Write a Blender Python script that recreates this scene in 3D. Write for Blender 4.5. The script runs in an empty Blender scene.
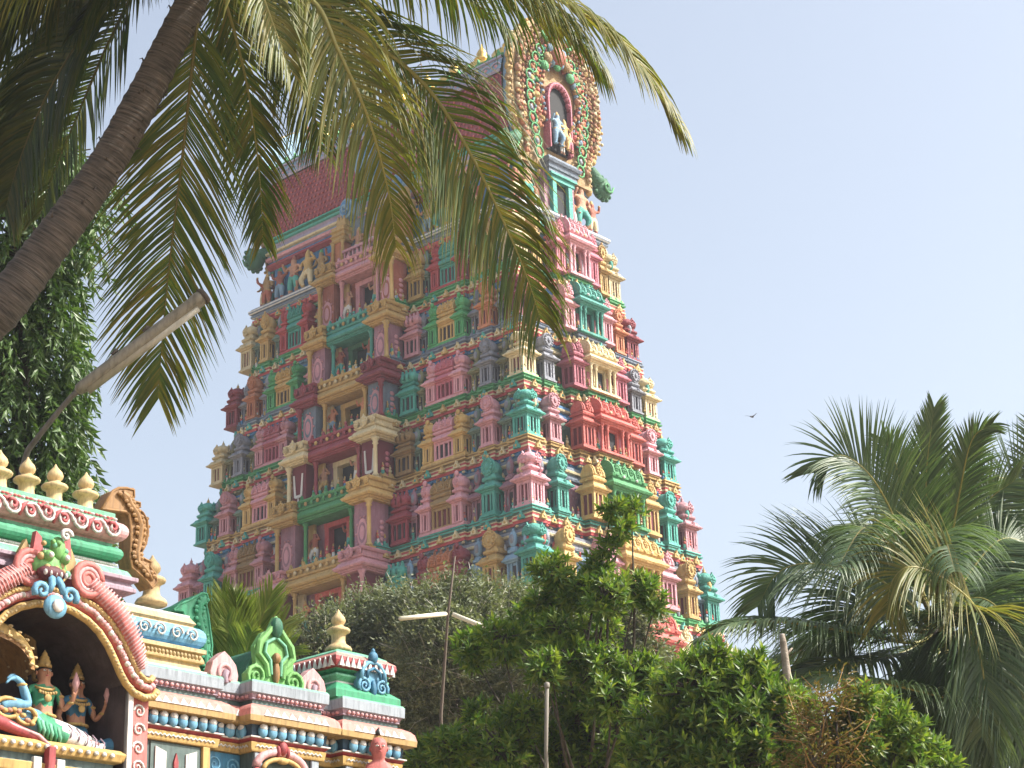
import bpy, bmesh, math, random
from mathutils import Vector, Matrix, Quaternion
R_ = math.radians
rnd = random.Random(7)
scene = bpy.context.scene
COL = scene.collection
PI = math.pi

# ------------------------------------------------------------------ camera
CAMP = Vector((47.8867, -48.5877, 1.6)); YAW, PIT, ROL = R_(-41.9282), R_(21.1103), R_(-2.0057); FPX = 2006.04
cf = Vector((math.sin(YAW)*math.cos(PIT), math.cos(YAW)*math.cos(PIT), math.sin(PIT)))
cr = Vector((math.cos(YAW), -math.sin(YAW), 0)); cu = cr.cross(cf)
cr2 = cr*math.cos(ROL)+cu*math.sin(ROL); cu2 = cu*math.cos(ROL)-cr*math.sin(ROL)
cd = bpy.data.cameras.new('camera'); cam = bpy.data.objects.new('camera', cd); COL.objects.link(cam)
cam.matrix_world = Matrix((( cr2.x, cu2.x, -cf.x, CAMP.x), (cr2.y, cu2.y, -cf.y, CAMP.y), (cr2.z, cu2.z, -cf.z, CAMP.z), (0, 0, 0, 1)))
cd.sensor_width = 36; cd.lens = FPX/1024*36; cd.clip_end = 8000; cd.clip_start = .1
scene.camera = cam
def ray(px, py): return cf+cr2*((px-512)/FPX)-cu2*((py-384)/FPX)
def dep(px, py, D): return CAMP+ray(px, py)*D
def onp(px, py, ax, v):
    d = ray(px, py); return CAMP+d*((v-CAMP[ax])/d[ax])

# ------------------------------------------------------------------ materials
def new_mat(name):
    m = bpy.data.materials.new(name); m.use_nodes = True
    nt = m.node_tree; b = nt.nodes['Principled BSDF']
    return m, nt, b
def srgb(c): return tuple(((v/255)/12.92 if v/255 <= .04045 else ((v/255+.055)/1.055)**2.4) for v in c)
def coords(nt, scale=1.0):
    t = nt.nodes.new('ShaderNodeNewGeometry')
    m = nt.nodes.new('ShaderNodeMapping'); m.inputs['Scale'].default_value = (scale,)*3 if not isinstance(scale, tuple) else scale
    nt.links.new(t.outputs['Position'], m.inputs['Vector']); return m.outputs['Vector']
def noise(nt, vec, scale, detail=4, rough=.6):
    n = nt.nodes.new('ShaderNodeTexNoise'); n.inputs['Scale'].default_value = scale
    n.inputs['Detail'].default_value = detail; n.inputs['Roughness'].default_value = rough
    if vec is not None: nt.links.new(vec, n.inputs['Vector'])
    return n.outputs['Fac']
def ramp(nt, fac, stops):
    r = nt.nodes.new('ShaderNodeValToRGB'); e = r.color_ramp.elements
    while len(e) < len(stops): e.new(.5)
    for k, (p, c) in zip(e, stops): k.position = p; k.color = (*c, 1) if len(c) == 3 else c
    nt.links.new(fac, r.inputs['Fac']); return r.outputs['Color']
def mixc(nt, fac, a, b, mode='MIX'):
    m = nt.nodes.new('ShaderNodeMix'); m.data_type = 'RGBA'; m.blend_type = mode
    for s, v in ((0, fac), (6, a), (7, b)):
        if hasattr(v, 'is_output'): nt.links.new(v, m.inputs[s])
        else: m.inputs[s].default_value = v if s == 0 else (*v, 1)
    return m.outputs[2]
def bump(nt, b, h, strength, dist):
    n = nt.nodes.new('ShaderNodeBump'); n.inputs['Strength'].default_value = strength; n.inputs['Distance'].default_value = dist
    nt.links.new(h, n.inputs['Height']); nt.links.new(n.outputs['Normal'], b.inputs['Normal'])
_pm = {}; DULL = ((.92, .64), (.9, .60))
def paint(name, rgb, rough=.62, wear=.35, sc=1.0, near=False):
    """weathered wall paint on plaster: faded patches, rain streaks and grime of their own shape"""
    if name in _pm: return _pm[name]
    c = srgb(rgb); L = .3*c[0]+.59*c[1]+.11*c[2]
    k = DULL[0] if not near else DULL[1]
    c = tuple((L+(x-L)*k[0])*k[1] for x in c); m, nt, b = new_mat(name)
    v = coords(nt)
    vs = coords(nt, (5*sc, 5*sc, .7*sc))
    n1 = noise(nt, v, 1.7*sc, 5); n2 = noise(nt, vs, 1.6, 5, .65); n3 = noise(nt, v, 14*sc, 3)
    faded = tuple(min(1, x*1.1+.035) for x in c); dirty = tuple(x*.5+.015 for x in c)
    c1 = mixc(nt, ramp(nt, n1, [(.35, (0, 0, 0)), (.7, (1, 1, 1))]), c, faded)
    st = ramp(nt, n2, [(.46, (0, 0, 0)), (.72, (min(1, wear*1.7),)*3)])
    c2 = mixc(nt, st, c1, dirty)
    sp = ramp(nt, n3, [(.56, (0, 0, 0)), (.8, (wear*.6,)*3)])
    c3 = mixc(nt, sp, c2, tuple(x*.6+.01 for x in c))
    oi = nt.nodes.new('ShaderNodeObjectInfo'); hv = nt.nodes.new('ShaderNodeHueSaturation')
    mr = nt.nodes.new('ShaderNodeMapRange'); mr.inputs['To Min'].default_value = .8 if not near else .95; mr.inputs['To Max'].default_value = 1.16 if not near else 1.05
    nt.links.new(oi.outputs['Random'], mr.inputs['Value']); nt.links.new(mr.outputs[0], hv.inputs['Value']); nt.links.new(c3, hv.inputs['Color'])
    nt.links.new(hv.outputs[0], b.inputs['Base Color']); b.inputs['Roughness'].default_value = rough
    b.inputs['Specular IOR Level'].default_value = .35
    n4 = noise(nt, v, (70 if near else 24)*sc, 4)
    vo = nt.nodes.new('ShaderNodeTexVoronoi'); vo.inputs['Scale'].default_value = 11*sc; vo.feature = 'SMOOTH_F1'
    nt.links.new(v, vo.inputs['Vector'])
    ad = nt.nodes.new('ShaderNodeMath'); ad.operation = 'ADD'; nt.links.new(n4, ad.inputs[0]); nt.links.new(vo.outputs[0], ad.inputs[1])
    bump(nt, b, ad.outputs[0] if not near else n4, .5, .05 if not near else .006)
    _pm[name] = m; return m
P = dict(teal=(70, 180, 164), pink=(226, 160, 172), cream=(236, 218, 168), gold=(214, 176, 96), red=(204, 72, 76), maroon=(156, 52, 68),
         green=(74, 172, 100), olive=(132, 134, 88), grey=(146, 150, 164), sky=(136, 176, 206), blue=(72, 142, 200), orange=(216, 134, 84),
         sage=(112, 142, 126), mauve=(170, 118, 136), salmon=(226, 104, 92), ochre=(168, 134, 74), white=(232, 232, 228), lilac=(178, 168, 196),
         slate=(120, 136, 156), darkgreen=(48, 120, 78), skin=(204, 148, 112), rust=(176, 92, 62), rose=(206, 112, 132))
def M(n): return paint('paint_'+n, P[n])
def dark_mat(name, rgb):
    m, nt, b = new_mat(name); b.inputs['Base Color'].default_value = (*srgb(rgb), 1); b.inputs['Roughness'].default_value = .8; return m
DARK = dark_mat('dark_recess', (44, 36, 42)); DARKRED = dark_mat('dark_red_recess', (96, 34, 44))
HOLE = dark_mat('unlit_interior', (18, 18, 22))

# ------------------------------------------------------------------ mesh builder
class MB:
    def __init__(s): s.v = []; s.f = []; s.m = []; s.sm = []; s.T = Matrix()
    def add(s, vs, fs, m=0, smooth=False):
        o = len(s.v); T = s.T
        s.v += [tuple(T @ Vector(v)) for v in vs]
        for i, f in enumerate(fs):
            s.f.append([o+k for k in f]); s.m.append(m if isinstance(m, int) else m[i]); s.sm.append(smooth)
    def box(s, x0, x1, y0, y1, z0, z1, m=0):
        v = [(x, y, z) for z in (z0, z1) for x, y in ((x0, y0), (x1, y0), (x1, y1), (x0, y1))]
        s.add(v, [(3, 2, 1, 0), (4, 5, 6, 7), (0, 1, 5, 4), (1, 2, 6, 5), (2, 3, 7, 6), (3, 0, 4, 7)], m)
    def stack(s, cx, cy, hx, hy, prof, m=0, shape='sq', smooth=False, cap=True, ch=.3):
        rings = []; mats = []
        for p in prof:
            z, o = p[0], p[1]; a, b = max(hx+o, .004), max(hy+o, .004)
            if shape == 'sq': r = [(-a, -b), (a, -b), (a, b), (-a, b)]
            elif shape == 'ch':
                k = min(a, b)*ch; r = [(-a+k, -b), (a-k, -b), (a, -b+k), (a, b-k), (a-k, b), (-a+k, b), (-a, b-k), (-a, -b+k)]
            else:
                n = int(shape); r = [(a*math.cos(2*PI*i/n), b*math.sin(2*PI*i/n)) for i in range(n)]
            rings.append([(cx+x, cy+y, z) for x, y in r]); mats.append(p[2] if len(p) > 2 else m)
        n = len(rings[0]); vs = [v for r in rings for v in r]; fs = []; ms = []
        for i in range(len(rings)-1):
            for j in range(n):
                fs.append((i*n+j, i*n+(j+1) % n, (i+1)*n+(j+1) % n, (i+1)*n+j)); ms.append(mats[i+1])
        if cap:
            fs.append(tuple(range(n))[::-1]); ms.append(mats[0]); fs.append(tuple((len(rings)-1)*n+j for j in range(n))); ms.append(mats[-1])
        s.add(vs, fs, ms, smooth)
    def lathe(s, cx, cy, prof, n=10, m=0, smooth=True): s.stack(cx, cy, 0, 0, [(z, r)+tuple(q) for r, z, *q in prof], m, str(n), smooth)
    def tube(s, pts, rad, n=6, m=0, smooth=True, cap=True):
        pts = [Vector(p) for p in pts]; k = len(pts)
        if not hasattr(rad, '__len__'): rad = [rad]*k
        vs = []; prev = None
        for i, p in enumerate(pts):
            t = (pts[min(i+1, k-1)]-pts[max(i-1, 0)])
            t = t.normalized() if t.length > 1e-9 else Vector((0, 0, 1))
            if prev is None:
                a = t.orthogonal().normalized()
            else:
                a = prev-t*prev.dot(t); a = a.normalized() if a.length > 1e-6 else t.orthogonal().normalized()
            prev = a; b = t.cross(a)
            for j in range(n):
                g = 2*PI*j/n; vs.append(p+a*(math.cos(g)*rad[i])+b*(math.sin(g)*rad[i]))
        fs = [(i*n+j, i*n+(j+1) % n, (i+1)*n+(j+1) % n, (i+1)*n+j) for i in range(k-1) for j in range(n)]
        if cap: fs += [tuple(range(n))[::-1], tuple((k-1)*n+j for j in range(n))]
        s.add(vs, fs, m, smooth)
    def blob(s, c, r, m=0, n=8, k=5, rot=None):
        c = Vector(c); r = r if hasattr(r, '__len__') else (r, r, r); vs = []; fs = []
        for i in range(1, k):
            a = PI*i/k
            for j in range(n):
                g = 2*PI*j/n; p = Vector((r[0]*math.sin(a)*math.cos(g), r[1]*math.sin(a)*math.sin(g), -r[2]*math.cos(a)))
                vs.append(c+(rot @ p if rot else p))
        lo = len(vs); q = Vector((0, 0, -r[2])); vs.append(c+(rot @ q if rot else q)); q = -q; vs.append(c+(rot @ q if rot else q))
        for i in range(k-2):
            for j in range(n): fs.append((i*n+j, i*n+(j+1) % n, (i+1)*n+(j+1) % n, (i+1)*n+j))
        for j in range(n): fs.append((lo, (j+1) % n, j)); fs.append((lo+1, (k-2)*n+j, (k-2)*n+(j+1) % n))
        s.add(vs, fs, m, True)
    def sweep(s, poly, prof, m=0, cap_top=None, cap_bot=None):
        """closed ccw polygon outline, mitred offset along prof [(z, off, mat)]"""
        n = len(poly); N = []
        for i in range(n):
            p0, p1, p2 = (Vector((*poly[k % n], 0)) for k in (i-1, i, i+1))
            e1 = (p1-p0).normalized(); e2 = (p2-p1).normalized()
            n1 = Vector((e1.y, -e1.x, 0)); n2 = Vector((e2.y, -e2.x, 0)); q = n1+n2
            if q.length < 1e-6: q = n1
            q = q/max(q.dot(n1), .3) if q.length > 1e-6 else n1
            N.append(q)
        vs = []; ms = []
        for p in prof:
            for i in range(n): vs.append((poly[i][0]+N[i].x*p[1], poly[i][1]+N[i].y*p[1], p[0]))
        fs = []
        for i in range(len(prof)-1):
            for j in range(n):
                fs.append((i*n+j, i*n+(j+1) % n, (i+1)*n+(j+1) % n, (i+1)*n+j)); ms.append(prof[i+1][2] if len(prof[i+1]) > 2 else m)
        if cap_top is not None: fs.append(tuple((len(prof)-1)*n+j for j in range(n))); ms.append(cap_top)
        if cap_bot is not None: fs.append(tuple(range(n))[::-1]); ms.append(cap_bot)
        s.add(vs, fs, ms)
    def plate(s, pts, x0, x1, m=0, m_side=None):
        """polygon in (y,z) extruded along x"""
        n = len(pts); vs = [(x0, y, z) for y, z in pts]+[(x1, y, z) for y, z in pts]
        A = sum(pts[i][0]*pts[(i+1) % n][1]-pts[(i+1) % n][0]*pts[i][1] for i in range(n))
        if A < 0: vs = [(x0, y, z) for y, z in pts[::-1]]+[(x1, y, z) for y, z in pts[::-1]]
        fs = [tuple(range(n))[::-1], tuple(range(n, 2*n))]+[(i, (i+1) % n, n+(i+1) % n, n+i) for i in range(n)]
        s.add(vs, fs, [m, m]+[m if m_side is None else m_side]*n)
    def mesh(s, name, mats):
        me = bpy.data.meshes.new(name); me.from_pydata(s.v, [], s.f)
        for m in mats: me.materials.append(m)
        me.polygons.foreach_set('material_index', s.m); me.polygons.foreach_set('use_smooth', s.sm); me.update(); return me
    def build(s, name, mats, parent=None, **kw): return obj(name, s.mesh(name, mats), parent, **kw)
def obj(name, me, parent=None, loc=None, rz=0, sc=None):
    o = bpy.data.objects.new(name, me); COL.objects.link(o); o.parent = parent
    if loc is not None: o.location = loc
    if rz: o.rotation_euler = (0, 0, rz)
    if sc is not None: o.scale = sc if hasattr(sc, '__len__') else (sc,)*3
    return o
def tag(o, label=None, cat=None, group=None, kind=None):
    for k, v in (('label', label), ('category', cat), ('group', group), ('kind', kind)):
        if v: o[k] = v
    return o
def thing(name, label, cat, loc=(0, 0, 0), rz=0, group=None):
    o = bpy.data.objects.new(name, None); COL.objects.link(o); o.location = loc; o.rotation_euler = (0, 0, rz); o.empty_display_size = .2
    return tag(o, label, cat, group)
def arc(cy, cz, r, a0, a1, n, ry=None): return [(cy+(ry or r)*math.cos(a0+(a1-a0)*i/n), cz+r*math.sin(a0+(a1-a0)*i/n)) for i in range(n+1)]
def remat(me, mats):
    m2 = me.copy()
    for i, m in enumerate(mats): m2.materials[i] = m
    return m2

# ------------------------------------------------------------------ light and sky
SUN_EL, SUN_AZ = 45, 36      # azimuth measured from +x towards +y
w = bpy.data.worlds.new('World'); scene.world = w; w.use_nodes = True
nt = w.node_tree; bg = nt.nodes['Background']
sk = nt.nodes.new('ShaderNodeTexSky'); sk.sky_type = 'NISHITA'; sk.sun_disc = False
sk.sun_elevation = R_(SUN_EL); sk.sun_rotation = R_(90-SUN_AZ)
sk.altitude = 0; sk.air_density = 1.0; sk.dust_density = 4.5; sk.ozone_density = 1.6
hs_ = nt.nodes.new('ShaderNodeHueSaturation'); hs_.inputs['Saturation'].default_value = .6; nt.links.new(sk.outputs[0], hs_.inputs['Color'])
nt.links.new(mixc(nt, 1.0, hs_.outputs[0], (.99, 1.0, .985), 'MULTIPLY'), bg.inputs[0]); bg.inputs[1].default_value = .129
sd = bpy.data.lights.new('sun', 'SUN'); sd.energy = 4.2; sd.angle = R_(.6); sd.color = (1, .94, .84)
so = bpy.data.objects.new('sun', sd); COL.objects.link(so)
sv = Vector((math.cos(R_(SUN_EL))*math.cos(R_(SUN_AZ)), math.cos(R_(SUN_EL))*math.sin(R_(SUN_AZ)), math.sin(R_(SUN_EL))))
so.rotation_euler = sv.to_track_quat('Z', 'Y').to_euler()
scene.view_settings.view_transform = 'Standard'; scene.view_settings.look = 'None'; scene.view_settings.exposure = 1.15; scene.view_settings.gamma = 1
scene.cycles.max_bounces = 6; scene.cycles.transparent_max_bounces = 8; scene.cycles.use_denoising = True

# ------------------------------------------------------------------ ground
g, gnt, gb = new_mat('sandy_ground'); gv = coords(gnt)
gnt.links.new(ramp(gnt, noise(gnt, gv, .35, 6), [(.3, srgb((120, 100, 78))), (.7, srgb((158, 138, 108)))]), gb.inputs['Base Color']); gb.inputs['Roughness'].default_value = .9
bump(gnt, gb, noise(gnt, gv, 9, 6), .4, .05)
mb = MB(); mb.add([(-3000, -3000, 0), (3000, -3000, 0), (3000, 3000, 0), (-3000, 3000, 0)], [(0, 1, 2, 3)])
tag(mb.build('ground', [g]), kind='structure')

# ------------------------------------------------------------------ statue bodies (one continuous skinned surface each)
def skin_mesh(name, joints, edges, sub=1):
    """joints: {key:(pos, radius)}; grown with the Skin modifier and evaluated to a mesh"""
    keys = list(joints); me = bpy.data.meshes.new(name)
    me.from_pydata([joints[k][0] for k in keys], [(keys.index(a), keys.index(b)) for a, b in edges], [])
    o = bpy.data.objects.new('body_source', me); COL.objects.link(o)
    md = o.modifiers.new('s', 'SKIN'); md.use_smooth_shade = True
    for i, k in enumerate(keys):
        r = joints[k][1]; me.skin_vertices[0].data[i].radius = r if hasattr(r, '__len__') else (r, r)
    me.skin_vertices[0].data[0].use_root = True
    o.modifiers.new('u', 'SUBSURF').levels = sub
    dg = bpy.context.evaluated_depsgraph_get(); dg.update()
    m2 = bpy.data.meshes.new_from_object(o.evaluated_get(dg)); m2.name = name
    bpy.data.objects.remove(o); bpy.data.meshes.remove(me); return m2
def body_joints(pose, H=1.0):
    """small figure facing +x, unit height; pose dict overrides joint positions"""
    J = {'pel': ((0, 0, .50), (.085, .10)), 'wa': ((0, 0, .60), (.062, .075)), 'ch': ((0, 0, .72), (.08, .105)), 'ne': ((0, 0, .815), .036),
         'he': ((.01, 0, .89), (.058, .055)), 'cr': ((.0, 0, .965), .045), 'tip': ((0, 0, 1.06), .014)}
    for s, q in ((1, 'l'), (-1, 'r')):
        J['sh'+q] = ((0, .125*s, .775), .04); J['el'+q] = ((.01, .17*s, .64), .032); J['wr'+q] = ((.08, .17*s, .55), .024); J['ha'+q] = ((.12, .165*s, .54), .028)
        J['hi'+q] = ((0, .06*s, .46), .07); J['kn'+q] = ((.02, .075*s, .26), .052); J['an'+q] = ((0, .08*s, .04), .036); J['to'+q] = ((.085, .095*s, .022), .026)
    for k, v in pose.items():
        J[k] = (v, J[k][1]) if not (len(v) == 2 and hasattr(v[0], '__len__')) else v
    E = [('pel', 'wa'), ('wa', 'ch'), ('ch', 'ne'), ('ne', 'he'), ('he', 'cr'), ('cr', 'tip')]
    for q in 'lr': E += [('ch', 'sh'+q), ('sh'+q, 'el'+q), ('el'+q, 'wr'+q), ('wr'+q, 'ha'+q), ('pel', 'hi'+q), ('hi'+q, 'kn'+q), ('kn'+q, 'an'+q), ('an'+q, 'to'+q)]
    return J, E
def paint_body(me, legtop=.5, cloth_lo=.16):
    """material zones: 0 skin, 1 lower garment, 2 crown and belt"""
    for _ in range(3): me.materials.append(None)
    for p in me.polygons:
        z = p.center.z; y = abs(p.center.y); i = 0
        if z > .935: i = 2
        elif cloth_lo < z < legtop and y < .14: i = 1
        elif legtop <= z < legtop+.035 and y < .1: i = 2
        p.material_index = i; p.use_smooth = True
    return me
POSES = [dict(), dict(elr=(.02, -.2, .70), wrr=(.09, -.18, .83), har=(.1, -.175, .88), ell=(.0, .19, .65), wrl=(.06, .12, .56), hal=(.07, .08, .55), knl=(.06, .12, .28)),
         dict(ell=(.02, .2, .70), wrl=(.09, .18, .83), hal=(.1, .175, .88), elr=(.0, -.19, .65), wrr=(.06, -.12, .56), har=(.07, -.08, .55), knr=(.06, -.12, .28)),
         dict(elr=(.0, -.21, .80), wrr=(.03, -.2, .93), har=(.03, -.19, .985), ell=(.0, .21, .80), wrl=(.03, .2, .93), hal=(.03, .19, .985))]
BODY = [paint_body(skin_mesh('statue_body', *body_joints(p))) for p in POSES]
_bm = {}
def statue_mesh(k, skin, cloth, crown):
    key = (k, skin, cloth, crown)
    if key not in _bm: _bm[key] = remat(BODY[k], [M(skin), M(cloth), M(crown)])
    return _bm[key]
# ================================================================== TEMPLE TOWER
ZS = [32.0, 29.4156, 27.13, 24.9037, 22.621, 20.1054, 17.5516, 14.85, 12.0]
ta = lambda z: 12.137-.1677*z
tb = lambda z: 7.371-.1534*z
def kudu(mb, x, y, z, r, m=0, m2=1, dx=.03, rz=1.15):
    """horseshoe arch ornament facing +x"""
    mb.plate([(y+r*math.sin(t)*1.0, z-rz*r*math.cos(t)*1.0) for t in [2*PI*i/10 for i in range(10)]], x-.02, x+dx, m)
    for i in range(7):
        t = -PI*.35+i*PI*1.7/6; mb.blob((x+dx, y+.72*r*math.cos(t), z+.72*rz*r*math.sin(t)), (.035, r*.24, r*.24), m, 5, 4)
    mb.blob((x+dx, y, z-.1*r), (.04, r*.32, r*.5), m, 6, 4)
    mb.plate([(y-r*.3, z+rz*r*.85), (y, z+rz*r*1.45), (y+r*.3, z+rz*r*.85)], x-.015, x+dx*.8, m)
def four(mb, fn):
    for k in range(4):
        T = mb.T; mb.T = T @ Matrix.Rotation(k*PI/2, 4, 'Z'); fn(k); mb.T = T
def body_slots(mb, hx, hy, z0, z1, nf, nsd, m=0, ms=1, d=.055):
    """shrine body: dark core with colonnettes, so real slots"""
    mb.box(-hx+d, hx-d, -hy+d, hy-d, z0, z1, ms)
    pw = .038
    for sx in (-1, 1):
        for sy in (-1, 1): mb.box(*(sorted((sx*hx, sx*(hx-.085)))), *(sorted((sy*hy, sy*(hy-.085)))), z0, z1, m)
    for i in range(1, nf):
        y = -hy+2*hy*i/nf
        mb.box(hx-.06, hx-.005, y-pw/2-.004, y+pw/2+.004, z0, z1, m)
    for i in range(1, nsd):
        x = -hx+2*hx*i/nsd
        for sy in (-1, 1): mb.box(x-pw/2, x+pw/2, *(sorted((sy*(hy-.06), sy*(hy-.005)))), z0, z1, m)
    mb.box(-hx+.004, hx-.012, -hy+.004, hy-.004, z1-.075, z1, m)
    mb.box(-hx+.004, hx-.012, -hy+.004, hy-.004, z0, z0+.05, m)
def eaves(z, k=1.0): return [(z, -.01), (z+.015, .05*k), (z+.05, .06*k), (z+.055, .125*k), (z+.095, .145*k), (z+.12, .125*k), (z+.16, .075*k), (z+.22, .03*k), (z+.25, .025*k)]
def m_kuta():
    mb = MB(); h = .29
    mb.stack(0, 0, h, h, [(0, .05), (.06, .05), (.075, .015), (.1, .01)], 0)
    body_slots(mb, h, h, .1, .72, 4, 4)
    mb.stack(0, 0, h, h, eaves(.72), 0)
    mb.stack(0, 0, h, h, [(.97, .0), (1.0, -.05), (1.06, -.05), (1.07, .0), (1.10, .025), (1.14, .025), (1.17, -.01), (1.2, -.06), (1.27, -.06)], 0, 'ch', ch=.25)
    mb.stack(0, 0, h, h, [(1.27, -.05), (1.30, .0), (1.36, .04), (1.43, .045), (1.5, .015), (1.56, -.05), (1.6, -.13), (1.63, -.2)], 0, 'ch', True, ch=.5)
    mb.lathe(0, 0, [(.06, 1.62), (.09, 1.65), (.04, 1.68), (.055, 1.72), (.02, 1.78), (.004, 1.86)], 8, 2)
    def f(k):
        kudu(mb, h-.01, 0, 1.4, .13, 0, 1, .05)
        kudu(mb, h+.09, 0, .86, .065, 0, 1, .02)
        for y in (-.2, .2): mb.blob((h-.02, y, 1.11), (.05, .05, .05), 0, 6, 4)
    four(mb, f); return mb
def m_panjara():
    mb = MB(); hx, hy = .26, .24
    mb.stack(0, 0, hx, hy, [(0, .04), (.06, .04), (.075, .01), (.1, .01)], 0)
    body_slots(mb, hx, hy, .1, .72, 3, 3)
    mb.stack(0, 0, hx, hy, eaves(.72, .95), 0)
    mb.stack(0, 0, hx, hy, [(.97, -.01), (1.0, -.06), (1.05, -.06), (1.06, -.01), (1.10, .015), (1.15, .01), (1.18, -.04), (1.24, -.05)], 0, 'ch', ch=.25)
    mb.stack(0, 0, hx-.05, hy-.04, [(1.24, 0), (1.4, .02), (1.55, -.03), (1.66, -.12)], 0, 'ch', True, ch=.4)
    n = 16; ys = [(.235*math.sin(t)*(1 if math.cos(t) < .6 else .92), 1.46-.27*math.cos(t)) for t in [2*PI*i/n for i in range(n)]]
    mb.plate(ys, hx-.08, hx-.0, 0); mb.plate([(y*.78, 1.46+(z-1.46)*.78) for y, z in ys], hx, hx+.025, 0)
    for t in range(11): a_ = -PI*.3+t*PI*1.6/10; mb.blob((hx+.025, .17*math.cos(a_), 1.46+.2*math.sin(a_)), (.035, .045, .045), 0, 5, 4)
    mb.blob((hx+.03, 0, 1.45), (.04, .07, .1), 0, 6, 4); mb.blob((hx-.03, 0, 1.76), (.05, .06, .07), 2, 6, 4)
    kudu(mb, hx+.08, 0, .87, .06, 0, 1, .02)
    return mb
def m_recess():
    mb = MB(); hx, hy = .17, .2
    mb.box(-hx, hx-.05, -hy, hy, 0, .8, 0); mb.box(hx-.05, hx-.045, -.035, .14, .12, .62, 1)
    mb.box(hx-.05, hx+.0, -.19, -.14, 0, .7, 0); mb.box(hx-.05, hx-.01, -.045, -.01, .1, .7, 0); mb.box(hx-.05, hx, .15, .19, 0, .7, 0)
    mb.blob((hx-.04, -.09, .36), (.03, .045, .16), 2, 6, 4)
    mb.stack(0, 0, hx, hy, eaves(.7, .75), 0)
    mb.stack(0, 0, hx-.03, hy-.06, [(.94, 0), (1.0, -.02), (1.02, .04), (1.09, .05), (1.12, 0), (1.18, -.01)], 0, 'ch')
    mb.blob((hx-.08, 0, 1.42), (.08, .15, .25), 0, 10, 6); mb.blob((hx-.03, 0, 1.42), (.06, .09, .15), 2, 8, 5)
    mb.lathe(hx-.1, 0, [(.04, 1.64), (.05, 1.68), (.005, 1.76)], 6, 0)
    return mb
def m_adj():
    mb = MB(); hx, hy = .27, .33
    mb.stack(0, 0, hx, hy, [(0, .03), (.06, .03), (.075, .01), (.1, .01)], 0)
    body_slots(mb, hx, hy, .1, .72, 3, 2)
    mb.stack(0, 0, hx, hy, eaves(.72, .85), 0)
    mb.stack(0, 0, hx, hy-.02, [(.97, -.01), (1.0, -.05), (1.05, -.05), (1.06, .0), (1.11, .02), (1.15, -.03), (1.2, -.05)], 0, 'sq')
    n = 9
    for yy, r in ((-.19, .2), (0, .235), (.19, .2)):
        mb.tube([(-.2, yy, 1.38), (hx-.04, yy, 1.38), (hx+.02, yy, 1.38)], [r*.85, r*.85, r*.7], 10, 0)
        mb.blob((hx+.02, yy, 1.39), (.05, r*.42, r*.5), 0, 6, 4)
    for yy in (-.26, -.09, .09, .26): mb.plate([(yy-.05, 1.5), (yy, 1.7), (yy+.05, 1.5)], hx-.12, hx-.03, 0)
    return mb
def barrel(mb, hx, w0, w1, z0, zr, m=0, ribs=(), mr=0, rib_r=1.1):
    """barrel vault along y"""
    pr = [(math.cos(t)*hx*(1.0 if t > .5 else 1.0), math.sin(t)*zr) for t in [PI*i/10 for i in range(11)]]
    pr = [(hx*.86, -.0)]+[(x*1.04, z+.03) for x, z in pr]+[(-hx*.86, 0)]
    n = len(pr); vs = [(x, w0, z0+z) for x, z in pr]+[(x, w1, z0+z) for x, z in pr]
    mb.add(vs, [(i, n+i, n+i+1, i+1) for i in range(n-1)][::1]+[tuple(range(n)), tuple(range(2*n-1, n-1, -1))], m, False)
    for y in ribs:
        vs = [(x*rib_r, y-.035, z0+z*rib_r) for x, z in pr]+[(x*rib_r, y+.035, z0+z*rib_r) for x, z in pr]
        mb.add(vs, [(i, n+i, n+i+1, i+1) for i in range(n-1)]+[tuple(range(n)), tuple(range(2*n-1, n-1, -1))], mr)
def m_triple():
    """wide barrel roofed shrine: middle colour 0, flanking wings colour 3"""
    mb = MB(); hx = .24
    T = mb.T
    mb.T = Matrix.Translation((.0, 0, 0)); mb.stack(0, 0, hx, .95, [(0, .03), (.06, .03), (.075, .01), (.1, .01)], 3)
    body_slots(mb, hx, .43, .1, .72, 4, 1)
    mb.stack(0, 0, hx, .45, eaves(.72, .9), 0)
    mb.stack(0, 0, hx, .42, [(.96, -.01), (1.0, -.04), (1.03, -.04), (1.05, .01), (1.09, .03), (1.13, .03), (1.16, -.02), (1.19, -.03)], 0)
    barrel(mb, hx+.02, -.42, .42, 1.17, .36, 0, (-.4, -.14, .14, .4), 0)
    for y in (-.27, 0, .27): kudu(mb, hx-.0, y, 1.36, .1, 0, 1, .05)
    for y in (-.38, -.13, .13, .38): mb.plate([(y-.05, 1.5), (y-.02, 1.62), (y, 1.72), (y+.02, 1.62), (y+.05, 1.5)], -.02, .06, 0)
    for s in (-1, 1):
        mb.T = Matrix.Translation((.05, .69*s, 0))
        body_slots(mb, .24, .21, .1, .7, 3, 3, 3, 1)
        mb.stack(0, 0, .24, .21, eaves(.7, .85), 3)
        mb.stack(0, 0, .24, .2, [(.95, -.01), (.98, -.05), (1.03, -.05), (1.05, .01), (1.1, .02), (1.14, -.04), (1.18, -.04)], 3, 'ch')
        mb.stack(0, 0, .2, .17, [(1.18, 0), (1.24, .05), (1.36, .06), (1.46, .02), (1.54, -.06), (1.57, -.12)], 3, 'ch', True, ch=.5)
        kudu(mb, .22, 0, 1.34, .12, 3, 1, .05); mb.blob((.2, 0, 1.6), (.06, .09, .1), 3, 6, 4)
        mb.blob((.12, .08, 1.54), .06, 3, 6, 4); mb.blob((.12, -.08, 1.54), .06, 3, 6, 4)
    mb.T = T; return mb
KU, PA, RE, AD, TR = [f() for f in (m_kuta, m_panjara, m_recess, m_adj, m_triple)]
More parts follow.
